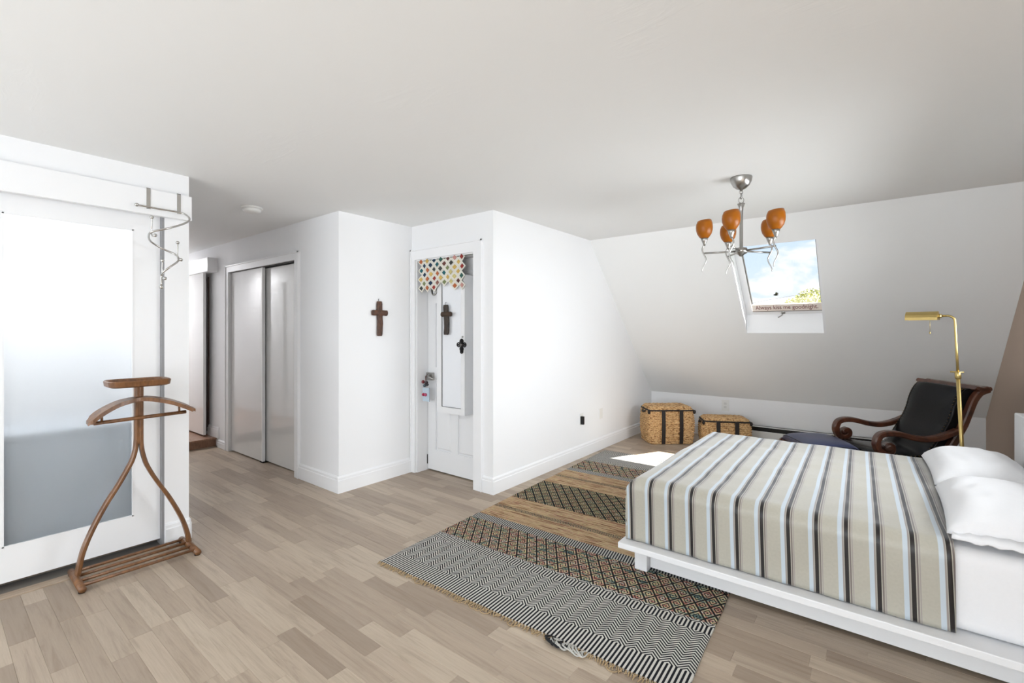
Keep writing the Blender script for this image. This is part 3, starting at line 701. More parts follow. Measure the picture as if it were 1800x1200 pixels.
for k in range(5):
    a = math.radians(184+72*k); ex, ey = math.cos(a), math.sin(a)
    dxy = R2*(ex*.897+ey*.4415)+F2*(ey*.897-ex*.4415); E_ = Vector((CX, CY, 1.89))+Vector((dxy.x, dxy.y, 0))*Rr
    arm = tube('arm', [Vector((CX, CY, 1.89))+Vector((dxy.x, dxy.y, 0))*.03, E_], .006, NICKEL, ch, True, 10)
    sx, sy = (R2*.897-F2*.4415)
    wav = [E_+Vector((sx, sy, 0))*.012*math.sin((z-.06)*44)*(1 if k % 2 == 0 else -1)+Vector((0, 0, z)) for z in [.062-.0065*i for i in range(30)]]
    tail = tube('wavy_tail', wav, [.0048]*12+[.0048-.00013*i for i in range(18)], NICKEL, arm, False, 8)
    top = wav[0]
    lathe('shade_cup', [(.006, -.012), (.009, 0), (.018, .022), (.024, .04), (.0225, .04), (.0001, .03)], NICKEL, arm, False, c=top, segs=20)
    bm = bmesh.new()
    prof = [(.018, .034), (.032, .048), (.045, .068), (.052, .092), (.0535, .112), (.0515, .136), (.044, .158), (.041, .158), (.0485, .136), (.0505, .115), (.049, .092), (.042, .07), (.029, .052), (.0001, .042)]
    lathe_bm(bm, prof, top, 28)
    for v in bm.verts:                      # slanted rim
        h_ = v.co.z-top.z
        if h_ > .11: v.co.z += (h_-.11)*.10*((v.co.x-top.x)*sx+(v.co.y-top.y)*sy)/.045
    sh = fin('shade', bm, AMBER, arm, False, True)

# ------------------------------------------------------------------ outlets, heater
def plate(name, label, fn, hw, hh, cat='outlet', slots=True, group=None):
    t = thing(name, label, cat, fn(0, 0, 0), group=group)
    def b(nm, a0, a1, b0, b1, d0, d1, mat):
        bm = bmesh.new(); bm_box(bm, a0, a1, b0, b1, d0, d1)
        for v in bm.verts: v.co = fn(*v.co)
        return fin(nm, bm, mat, t, True)
    b('cover_plate', -hw, hw, -hh, hh, 0, .005, WHITEP)
    if slots:
        for zc in (-.022, .022): b('socket', -.016, .016, zc-.014, zc+.014, .005, .007, plain('ivory_socket', (225, 224, 220), .4))
    return t, b
t, b = plate('wall_outlet', 'white wall outlet with a black plug on the long wall', lambda a, q, d: (-2.53+d, 4.43+a, .415+q), .036, .058)
b('plug', -.03, -.004, -.055, .03, .006, .04, BLACK)
t, b = plate('wall_outlet', 'blank white cover plate on the long wall nearer the basket', lambda a, q, d: (-2.53+d, 4.88+a, .41+q), .036, .058, slots=False)
t, b = plate('wall_outlet', 'white wall outlet on the knee wall between the two baskets', lambda a, q, d: (-1.55+a, YK-d, .41+q), .045, .07)
ht = thing('baseboard_heater', 'white electric baseboard heater with black slots along the knee wall', 'heater', (-.63, 6.36, 0))
HX0, HX1 = -1.26, -.02
box('back_panel', (HX0, HX1, 6.375, YK, .03, .20), WHITEP, ht, True)
box('top_slot', (HX0, HX1, 6.338, 6.376, .145, .195), BLACK, ht, True); box('front_panel', (HX0, HX1, 6.33, 6.376, .065, .145), WHITEP, ht, True, .004)
box('bottom_slot', (HX0, HX1, 6.336, 6.376, .03, .065), BLACK, ht, True); box('end_box', (HX1, HX1+.16, 6.325, YK, .03, .205), WHITEP, ht, True, .004)
boxes('top_lip', [(HX0, HX1, 6.335, YK, .195, .2)], WHITEP, ht, True)

# ------------------------------------------------------------------ rug
RUG, nt, p = new_mat('woven_cotton_rug')
uvn = nt.nodes.new('ShaderNodeUVMap'); uvn.uv_map = 'UVMap'
sp = nt.nodes.new('ShaderNodeSeparateXYZ'); nt.links.new(uvn.outputs[0], sp.inputs[0])
u = X(nt, sp.outputs[0]); v = X(nt, sp.outputs[1])
vm = v.mn(3.16-v); P_ = .073
xh = ((u/P_).fr()-.5).ab()*P_                    # distance from the arch axis
phiA = xh+(vm-.13).mx(0)
phiH = (P_/2-xh)+((vm-.452).ab()-.03).mx(0)
w4 = P_/4
stA = (phiA/w4+.25).fr().gt(.5); stH = (phiH/w4+.25).fr().gt(.5)
isH = vm.gt(.422)
bw = stA*(1-isH)+stH*isH
ws = nt.nodes.new('ShaderNodeCombineXYZ'); nt.links.new((u*1.6).s, ws.inputs[0]); nt.links.new((v*34).s, ws.inputs[1])
streak = tex_noise(nt, ws.outputs[0], 1.6, 3, .7)
ws2 = nt.nodes.new('ShaderNodeCombineXYZ'); nt.links.new((u*7).s, ws2.inputs[0]); nt.links.new((v*30).s, ws2.inputs[1])
multi = tex_noise(nt, ws2.outputs[0], 1.1, 2, .8)
BLK = srgb(34, 34, 38); WHT = srgb(206, 203, 196)
mc = ramp(nt, (X(nt, multi.outputs[0])-.5)*1.7+.5, [(.30, srgb(86, 108, 110)), (.39, srgb(168, 176, 156)), (.45, srgb(198, 186, 128)), (.50, srgb(206, 190, 164)), (.55, srgb(190, 136, 118)), (.61, srgb(156, 88, 84)), (.70, srgb(200, 194, 180))])
tan = ramp(nt, (X(nt, streak.outputs[0])-.5)*2.0+.5, [(.32, srgb(126, 92, 68)), (.40, srgb(188, 160, 120)), (.45, srgb(202, 186, 150)), (.49, srgb(176, 116, 104)), (.53, srgb(206, 186, 138)), (.57, srgb(176, 170, 128)), (.62, srgb(198, 160, 140)), (.69, srgb(136, 98, 74))])
def diamonds(pu, pv, off_):
    a = ((u/pu).fr()-.5).ab()*2; b = ((((v+off_)/pv)).fr()-.5).ab()*2
    s = a+b                                        # 0..2, lattice of nested diamonds
    return (s-1).ab()                              # 0 on lattice lines, 1 at centres
dm = diamonds(.072, .112, .03)
dline = dm.lt(.16)+dm.gt(.42)*dm.lt(.60)+dm.gt(.86)
dcol = mixc(nt, dline.mn(1), mc, srgb(40, 38, 38))
dm2 = diamonds(.085, .105, .0); dl2 = dm2.lt(.22)+dm2.gt(.42)*dm2.lt(.62)+dm2.gt(.84)
dcol2 = mixc(nt, dl2.mn(1), mixc(nt, .35, mc, srgb(150, 140, 90)), srgb(38, 40, 40))
bwcol = mixc(nt, bw, BLK, WHT)
stcol = mixc(nt, ((u+vm*.15)/.0165).fr().gt(.5), srgb(44, 44, 48), srgb(190, 188, 182))
zig = (((u/.03).fr()-.5).ab()*.03+vm).fr(); zigl = ((((u/.026).fr()-.5).ab()*.052+vm)/.02).fr().gt(.5)
tan2 = mixc(nt, (vm-1.115).ab().lt(.024)*zigl, tan, srgb(58, 64, 62))
c = mixc(nt, vm.gt(.505), bwcol, dcol)
c = mixc(nt, vm.gt(.825), c, stcol); c = mixc(nt, vm.gt(.915), c, tan2); c = mixc(nt, vm.gt(1.335), c, dcol2)
nt.links.new(c, p.inputs['Base Color']); p.inputs['Roughness'].default_value = .95; p.inputs['Specular IOR Level'].default_value = .1
wv = (v/.006*3.1416).sn()*(u/.012*3.1416).sn(); bump(nt, p, wv, .25, .002)
nu, nv = 44, 80; vsr, fsr = [], []
rugo = thing('area_rug', 'flat woven rug in black and white zigzags with coloured bands', 'rug', (RUG_A.x, RUG_A.y, 0), ra)
def rz(uu, vv):
    e = max(0, 1-vv/.25)
    return .0075+.0035*e*(1+noise.noise(Vector((uu*5, vv*4, 2))))
for j in range(nv+1):
    for i in range(nu+1):
        uu, vv = RUG_W*i/nu, RUG_L*j/nv
        eo = .008*noise.noise(Vector((uu*6, 3.3, 0)))*(j == 0); so_ = .004*noise.noise(Vector((vv*4, 1.3, 0)))*(i in (0, nu))
        vsr.append((uu+so_, vv+eo, rz(uu, vv)))
for j in range(nv):
    for i in range(nu): a = j*(nu+1)+i; fsr.append((a, a+1, a+nu+2, a+nu+1))
nb = len(vsr); per = [i for i in range(nu+1)]+[j*(nu+1)+nu for j in range(1, nv+1)]+[nv*(nu+1)+i for i in range(nu-1, -1, -1)]+[j*(nu+1) for j in range(nv-1, 0, -1)]
vsr += [(vsr[i][0], vsr[i][1], .0005) for i in per]
for k in range(len(per)): fsr.append((per[k], nb+k, nb+(k+1) % len(per), per[(k+1) % len(per)]))
me = bpy.data.meshes.new('weave'); me.from_pydata(vsr, [], fsr); me.update()
uvl = me.uv_layers.new(name='UVMap')
for lp in me.loops: uvl.data[lp.index].uv = me.vertices[lp.vertex_index].co[:2]
link('weave', me, RUG, rugo)
bm = bmesh.new(); rr = random.Random(3)
for k in range(240):
    uu = RUG_W*(k+.5)/240; L = .012+.02*rr.random(); e = rr.uniform(-.016, .016)
    tube_bm(bm, [(uu, .003, .008), (uu+e*.4, -L*.5, .009), (uu+e, -L, .003)], .0021, 5)
for k in range(9):
    uu = rr.uniform(.25, 1.6); tube_bm(bm, crom([(uu, 0, .006), (uu+.02, -.03, .004), (uu+.05, -.035, .003), (uu+.075, -.005, .005)], 4), .002, 5)
fr_ = fin('fringe', bm, plain('tan_jute_fringe', (186, 160, 122), .95, nscale=60, var=.3), rugo); fr_['kind'] = 'stuff'
for cc, n0, mt in ((1.2, 9, plain('black_yarn', (30, 30, 33), .95)), (1.24, 9, plain('white_yarn', (196, 194, 188), .95))):
    bm = bmesh.new()
    for k in range(n0):
        a = cc+rr.uniform(-.05, .05)
        tube_bm(bm, crom([(a, .006, .009), (a+rr.uniform(-.03, .03), -.02-.02*rr.random(), .016), (a+rr.uniform(-.02, .08), -.028-.02*rr.random(), .010), (a+.05+rr.uniform(-.02, .03), .002, .009)], 5), .0032, 6)
    f_ = fin('loose_yarn', bm, mt, rugo, False, True); f_['kind'] = 'stuff'

# ------------------------------------------------------------------ bed
BEDW = wall_mat('white_bed_lacquer', (240, 240, 241), .01, 15, .35)
bed = thing('platform_bed', 'low white platform bed with plain headboard', 'bed', (-.2, 3.25, 0))
BX0, BX1, BY0, BY1 = -1.135, .68, 2.388, 4.14
box('platform', (BX0, BX1, BY0, BY1, .165, .197), BEDW, bed, True, .004)
RZ = .009
box('side_rail', (-1.02, BX1, 2.565, 2.60, .022, .165), BEDW, bed, True, .002); box('side_rail', (-1.02, BX1, 3.93, 3.965, .022, .165), BEDW, bed, True, .002)
box('foot_rail', (-1.06, -1.03, 2.60, 3.93, .022, .165), BEDW, bed, True, .002)
for a, b in ((2.522, 2.594), (3.94, 4.01)):
    for c_, e in ((-1.095, -1.022), (.60, .67)): box('leg', (c_, e, a, b, .009, .165), BEDW, bed, True, .003)
box('headboard', (.655, .70, BY0+.02, BY1+.02, .10, .862), BEDW, bed, True, .006)

LINEN = plain('white_cotton_sheet', (244, 244, 246), .85, spec=.2, nscale=120, var=.04, bs=.06)
MX0, MX1, MY0, MY1, MZ0, MZ1 = -1.085, .652, 2.478, 4.045, .198, .522
mat_ = thing('mattress', 'mattress in a white fitted sheet on the platform bed', 'mattress', (-.2, 3.25, MZ0))
bm = bmesh.new(); bm_box(bm, MX0, MX1, MY0, MY1, MZ0, MZ1)
bmesh.ops.subdivide_edges(bm, edges=list(bm.edges), cuts=1)
bm.free(); bm = bmesh.new(); bm_box(bm, MX0, MX1, MY0, MY1, MZ0, MZ1)
fin('fitted_sheet', bm, LINEN, mat_, True, True, .05, 6)

# striped blanket draped over mattress; uv.x = distance along the bed for the stripes
BLK_, nt, p = new_mat('striped_sateen_bedspread')
uvn = nt.nodes.new('ShaderNodeUVMap'); uvn.uv_map = 'UVMap'
sp = nt.nodes.new('ShaderNodeSeparateXYZ'); nt.links.new(uvn.outputs[0], sp.inputs[0])
a = X(nt, sp.outputs[0]); PS = .1085
t = ((a-.213)/PS+.5).fr()*PS-PS/2                    # signed distance from the nearest dark stripe
fld = tex_noise(nt, uvn.outputs[0], 90, 2)
base = mixc(nt, fld.outputs[0], srgb(174, 170, 157), srgb(187, 183, 170))
c = mixc(nt, t.gt(-.031)*t.lt(-.015), base, srgb(194, 205, 214))
c = mixc(nt, t.gt(-.0145)*t.lt(-.0095), c, srgb(150, 142, 138))
c = mixc(nt, t.gt(-.0072)*t.lt(.0072), c, srgb(22, 14, 13))
c = mixc(nt, t.gt(.0105)*t.lt(.016), c, srgb(120, 110, 106)); c = mixc(nt, t.gt(.019)*t.lt(.0225), c, srgb(158, 150, 146))
nt.links.new(c, p.inputs['Base Color']); p.inputs['Roughness'].default_value = .45; p.inputs['Specular IOR Level'].default_value = .55
p.inputs['Sheen Weight'].default_value = .45; p.inputs['Sheen Roughness'].default_value = .4; p.inputs['Sheen Tint'].default_value = (.92, .94, 1, 1)
bump(nt, p, fld.outputs[0], .04, .001)
def fold(d, r):
    if d <= 0: return 0, 0
    if d < r*math.pi/2: return r*math.sin(d/r), r*(1-math.cos(d/r))
    return r, r+d-r*math.pi/2
r_ = .058; zt = MZ1+.012; xf = MX0-.016+r_; yn = MY0-.016+r_; yf_ = MY1+.016-r_; xe = .232
drop = (zt-.202)+r_*(math.pi/2-1)
na, nb_ = 96, 124; vsr, fsr, uvs = [], [], []
A0, A1, B0, B1 = xf-drop, xe, yn-drop, yf_+drop
for i in range(na+1):
    for j in range(nb_+1):
        A_ = A0+(A1-A0)*i/na; B_ = B0+(B1-B0)*j/nb_
        da = max(0, xf-A_); db = max(0, yn-B_); dc = max(0, B_-yf_)
        ox, dxn = fold(da, r_); oy, dyn = fold(db if db else dc, r_)
        x = max(A_, xf)-ox; y = (yn-oy) if db else ((yf_+oy) if dc else B_)
        dn = max(dxn, dyn)
        if dxn > 0 and dyn > 0:                     # folded corner
            dn = max(dxn, dyn); k = min(dxn, dyn)/drop
            x -= .012*math.sin(k*6.28); y += (-1 if db else 1)*.010*math.sin(k*6.28+.8)
        z = zt-dn
        nz = noise.noise(Vector((A_*5, B_*5, 1)))*.006+noise.noise(Vector((A_*16, B_*9, 4)))*.0022
        if dn < .02: z += nz*1.2+.006*math.exp(-((B_-3.25)/.5)**2)
        else:
            k = min(1, dn/.2); wv_ = (math.sin(A_*9+1)*.004+noise.noise(Vector((A_*7, B_*3, 9)))*.007)*k
            if db or dc: y += (-1 if db else 1)*max(-.006, wv_)
            else: x -= max(-.006, wv_)
        if z < .2: z = .2
        x += .003*math.sin(B_*4) if A_ > xe-.02 else 0
        vsr.append((x, y, z)); uvs.append((A_+.026*(B_-yn), B_))
for i in range(na):
    for j in range(nb_): q = i*(nb_+1)+j; fsr.append((q, q+nb_+1, q+nb_+2, q+1))
me = bpy.data.meshes.new('bedspread'); me.from_pydata(vsr, [], fsr); me.update()
uvl = me.uv_layers.new(name='UVMap')
for lp in me.loops: uvl.data[lp.index].uv = uvs[lp.vertex_index]
bs_ = link('bedspread', me, BLK_, None, False, True)
md = bs_.modifiers.new('thickness', 'SOLIDIFY'); md.thickness = .006; md.offset = 1
tag(bs_, 'beige bedspread with dark and pale blue stripes covering the bed', 'bedspread')

# pillows
def pillow(label, loc, wx, wy, th, rot, seed, tilt=0):
    pl = thing('pillow', label, 'pillow', loc, rot, 'white bed pillows')
    n = 36; vs_, fs_ = [], []
    for sgn in (1, -1):
        for i in range(n+1):
            for j in range(n+1):
                a, b = 2*i/n-1, 2*j/n-1
                f = max(0, (1-abs(a)**3.0)*(1-abs(b)**3.4))**.52
                pinch = 1-.05*(1-abs(b)**2)*abs(a)**4-.03*abs(b)**4*(1-a*a)
                wr = noise.noise(Vector((a*3+seed, b*3, sgn)))*.010+noise.noise(Vector((a*9, b*4+seed, sgn)))*.006*max(abs(a), abs(b))**2
                z = th*.72*f*(1-.0)+wr*f if sgn > 0 else -th*.18*f+wr*f*.3
                vs_.append((a*wx/2*pinch, b*wy/2*pinch, z+th*.2+tilt*(a+1)))
    m_ = (n+1)**2
    for s in (0, 1):
        for i in range(n):
            for j in range(n):
                q = s*m_+i*(n+1)+j; f = (q, q+n+1, q+n+2, q+1); fs_.append(f if s == 0 else f[::-1])
    me = bpy.data.meshes.new('pillowcase'); me.from_pydata(vs_, [], fs_)
    bm = bmesh.new(); bm.from_mesh(me); bmesh.ops.remove_doubles(bm, verts=bm.verts, dist=.0008); bm.to_mesh(me); bm.free()
    link('pillowcase', me, LINEN, pl, False, True)
    # open flap hem on the near short side
    hv = []
    for i in range(25):
        a = 2*i/24-1; zz = .003*math.sin(i*1.9+seed)+th*.24
        hv.append((a*wx*.46, -wy/2+.012, zz+.012*(1-a*a)+tilt*(a+1))); hv.append((a*wx*.47, -wy/2-.03+.004*math.sin(i*.9), zz-.012+.003*math.sin(i*1.3)+tilt*(a+1)))
    hm = mesh('hem', hv, [(2*i, 2*i+2, 2*i+3, 2*i+1) for i in range(24)], LINEN, pl, False, True)
    md = hm.modifiers.new('thickness', 'SOLIDIFY'); md.thickness = .006
    return pl
pillow('white pillow on the far side of the bed, nearest the armchair', (.432, 3.66, MZ1+.003), .42, .74, .165, .02, 3.1)
pillow('white pillow on the near side of the bed, its hem open', (.43, 2.89, MZ1+.003), .42, .74, .17, -.02, 8.4)

# ------------------------------------------------------------------ plantation armchair
MAHOG = wood('red_brown_mahogany', (46, 24, 16), (98, 54, 34), (5, 5, 5), .3, .4, (.3, .7))
LEATH = plain('black_leather', (11, 11, 14), .24, 0, .17, 70, .3, .12)
LEATH2 = plain('sky_sheen_leather', (40, 50, 88), .3, 0, .7, 70, .3, .12)  # blue sky sheen put into the base colour of black leather
cf_ = Vector((-.868, -.496)).normalized(); 
chr_ = thing('armchair', 'black leather armchair with scrolled mahogany arms behind the bed', 'armchair', (-.11, 4.88, 0), math.atan2(cf_.y, cf_.x))
# local x = front, local y = away side (+) / near side (-)
fl = lambda u_, s, z: (u_, s, z)
back = crom([(-.70, .925), (-.65, .90), (-.608, .84), (-.572, .74), (-.54, .65), (-.505, .58), (-.468, .51), (-.43, .44), (-.375, .375), (-.28, .335), (-.15, .33), (0, .345), (.08, .34)], 6)
armp = [(-.50, .605), (-.44, .575), (-.37, .548), (-.29, .535), (-.20, .543), (-.10, .567), (-.03, .572), (.028, .557), (.052, .52), (.056, .475), (.035, .43), (-.005, .413), (-.042, .435), (-.045, .468), (-.02, .482), (-.002, .466)]
for s in (-1, 1):
    c0, c1 = sorted((s*.265, s*.318))
    strip('side_frame', back, [.05, .045, .045, .05, .055, .055, .05], c0, c1, fl, MAHOG, chr_, False, .008)
    c0, c1 = sorted((s*.262, s*.322))
    ar = strip('arm', crom(armp, 6), [.04, .042, .042, .043, .045, .048, .045, .04], c0, c1, fl, MAHOG, chr_, False, .008)
    lathe('scroll_eye', [(.028, 0), (.028, .068), (.016, .074), (.0001, .074)], MAHOG, chr_, c=(-.018, (-.339 if s < 0 else .259), .462), segs=16, axis='Y')
    for pts in ([(.01, .42), (.03, .33), (.0, .22), (.03, .10), (.06, .0)], [(-.36, .37), (-.30, .25), (-.40, .12), (-.50, .0)]):
        strip('leg', crom(pts, 6), [.05, .05, .045, .04, .04], *sorted((s*.268, s*.315)), fl, MAHOG, chr_, False, .006)
strip('top_rail', crom([(-.715, .93), (-.69, .925), (-.66, .922), (-.63, .928), (-.61, .938)], 4), [.03, .036, .036, .03], -.318, .318, fl, MAHOG, chr_, False, .008)
strip('front_rail', [(.03, .345), (.10, .345)], .05, -.265, .265, fl, MAHOG, chr_, False, .006)
strip('stretcher', [(-.36, .16), (-.31, .16)], .03, -.27, .27, fl, MAHOG, chr_, False, .004); strip('stretcher', [(.04, .16), (.08, .16)], .03, -.27, .27, fl, MAHOG, chr_, False, .004)
lea = crom([(-.60, .93), (-.57, .918), (-.535, .87), (-.507, .80), (-.487, .72), (-.46, .65), (-.425, .585), (-.39, .52), (-.35, .455), (-.30, .405), (-.22, .39), (-.12, .40), (0, .41), (.07, .40), (.09, .37)], 6)
pad = [(-.655, .915)]+[(q.x-.006, q.y-.004) for q in lea if q.y > .43 and q.x > -.6][::2]+[(-.40, .40), (-.47, .50), (-.52, .60), (-.555, .68), (-.59, .78), (-.622, .86)]
prism('back_pad', pad, lambda a, b, c: (a, c, b), -.262, .262, plain('black_side_leather', (16, 14, 14), .5, 0, .25, 60, .3), chr_)
# padded leather sling: thicker towards the middle
nS = 14; vs_, fs_ = [], []; nP = len(lea)
for i, q in enumerate(lea):
    tt = (lea[min(i+1, nP-1)]-lea[max(i-1, 0)]).normalized(); nr = Vector((tt.y, -tt.x))*-1
    if nr.x < 0 and nr.y < 0: nr = -nr
    nr = Vector((-tt.y, tt.x)); 
    if nr.x+nr.y < 0: nr = -nr
    for j in range(nS+1):
        s = (2*j/nS-1); pf = (1-s**4)*min(1, i/6, (nP-1-i)/6)
        o_ = nr*(.024*pf-.010+.004*math.sin(i*.35)*pf)
        vs_.append((q.x+o_.x, s*.262, q.y+o_.y))
for i in range(nP-1):
    for j in range(nS): a_ = i*(nS+1)+j; fs_.append((a_, a_+1, a_+nS+2, a_+nS+1))
ls = mesh('leather_sling', vs_, fs_, LEATH, chr_, False, True); md = ls.modifiers.new('thickness', 'SOLIDIFY'); md.thickness = .02; md.offset = -1
NAIL = plain('dark_brass_nail', (120, 96, 60), .35, .9)
for s in (-1, 1):
    bm = bmesh.new()
    for i in range(4, nP-4, 2): lathe_bm(bm, [(.005, 0), (.004, .003), (.0002, .0045)], (lea[i].x+.004, s*.245, lea[i].y-.004), 8)
    f_ = fin('nail_trim', bm, NAIL, chr_, False, True); f_['kind'] = 'stuff'

# ottoman
ot = thing('ottoman', 'low black leather ottoman, sky sheen painted blue, with wooden frame before the armchair', 'ottoman', (-.11-.868*.345+.015, 4.88-.496*.345-.026, 0), math.atan2(cf_.y, cf_.x))
OWX, OWY = .40, .52
bm = bmesh.new(); n = 20
grid = []
for i in range(n+1):
    row = []
    for j in range(n+1):
        a, b = 2*i/n-1, 2*j/n-1
        f = (max(0, (1-abs(a)**5)*(1-abs(b)**5)))**.45*(1-.25*(a*a+b*b)/2)
        row.append(bm.verts.new((a*OWX/2, b*OWY/2, .405+.075*f)))
    grid.append(row)
for i in range(n):
    for j in range(n): bm.faces.new((grid[i][j], grid[i+1][j], grid[i+1][j+1], grid[i][j+1]))
cu = fin('cushion', bm, LEATH2, ot, False, True); md = cu.modifiers.new('thickness', 'SOLIDIFY'); md.thickness = .02; md.offset = -1
pts = [(a*OWX/2*.93, b*OWY/2*.93, .405+.075*((1-.93**5)*(1-min(abs(a),abs(b))**5*.7))**.45*(1-.25*.87*(a*a+b*b)/2)+.001) for a, b in [(1, -1+k*.2) for k in range(10)]+[(1-k*.2, 1) for k in range(10)]+[(-1, 1-k*.2) for k in range(10)]+[(-1+k*.2, -1) for k in range(10)]]
tube('seam', pts, .0025, LEATH, cu, False, 6, True)
for s in (-1, 1):
    box('frame_rail', (-OWX/2-.01, OWX/2+.01, s*(OWY/2-.012)-.014, s*(OWY/2-.012)+.014, .345, .40), MAHOG, ot, False, .006)
    box('end_rail', (s*(OWX/2-.012)-.014, s*(OWX/2-.012)+.014, -OWY/2+.026, OWY/2-.026, .345, .398), MAHOG, ot, False, .006)
    for e in (-1, 1):
        strip('leg', crom([(e*(OWX/2-.03), .35), (e*(OWX/2-.07), .18), (e*(OWX/2-.02), .06), (e*(OWX/2+.01), 0)], 5), [.05, .045, .04, .04], *sorted((s*(OWY/2-.03), s*(OWY/2+.002))), fl, MAHOG, ot, False, .005)

# ------------------------------------------------------------------ floor lamp
BRASS = plain('polished_brass', (202, 178, 116), .34, 1, .5, 20, .12)
LX, LY = .475, 4.46
lp = thing('floor_lamp', 'slender brass pharmacy floor lamp behind the bed', 'floor lamp', (LX, LY, 0))
lathe('base', [(.12, 0), (.12, .012), (.10, .02), (.02, .028), (.012, .04)], BRASS, lp, True, c=(LX, LY, 0), segs=36)
lx = lambda z: LX-.058*(z/1.46)
tube('lower_pole', [(lx(.02), LY, .02), (lx(1.05), LY, 1.05)], .0115, BRASS, lp, True, 14)
tube('collar', [(lx(1.03), LY, 1.03), (lx(1.035), LY, 1.035), (lx(1.075), LY, 1.075), (lx(1.08), LY, 1.08)], [.013, .017, .017, .013], BRASS, lp, True, 16)
tube('height_knob', [(lx(1.06)-.04, LY, 1.078), (lx(1.06)+.03, LY, 1.078)], .0055, BRASS, lp, True, 10)
hd = Vector((-.97, .24, 0)).normalized()
T0 = Vector((lx(1.43), LY, 1.43))
arc = [T0+hd*(.04*(1-math.cos(t*math.pi/16)))+Vector((0, 0, .04*math.sin(t*math.pi/16))) for t in range(9)]
tube('upper_pole', [(lx(1.05), LY, 1.05), (lx(1.25), LY, 1.25)]+arc+[arc[-1]+hd*.03], .0075, BRASS, lp, True, 12)
e0 = arc[-1]+hd*.03
tube('swivel', [e0, e0+hd*.022], .014, BRASS, lp, True, 14)
# half-round trough shade
sd_ = Vector((-hd.y, hd.x, 0)); L0, L1 = .016, .195
prof = [(math.cos(math.pi*k/10)*.045, math.sin(math.pi*k/10)*.062-.040) for k in range(11)]
V_, F_ = [], []
for L in (L0, L1):
    for a, b in prof: V_.append(e0+hd*L+sd_*a+Vector((0, 0, b+.012)))
for k in range(10): F_.append((k, k+1, 12+k, 11+k))
F_ += [tuple(range(11)), tuple(range(11, 22))]
shd = mesh('lamp_shade', V_, F_, BRASS, lp, True); md = shd.modifiers.new('thickness', 'SOLIDIFY'); md.thickness = .003
pc = e0+hd*.062
tube('pull_chain', [pc+Vector((0, 0, -.01)), pc+Vector((0, 0, -.115))], .0014, BRASS, shd, False, 6)
lathe('chain_pull', [(.0001, 0), (.004, .004), (.005, .012), (.002, .018), (.0001, .018)], BRASS, shd, False, c=pc+Vector((0, 0, -.13)), segs=10)

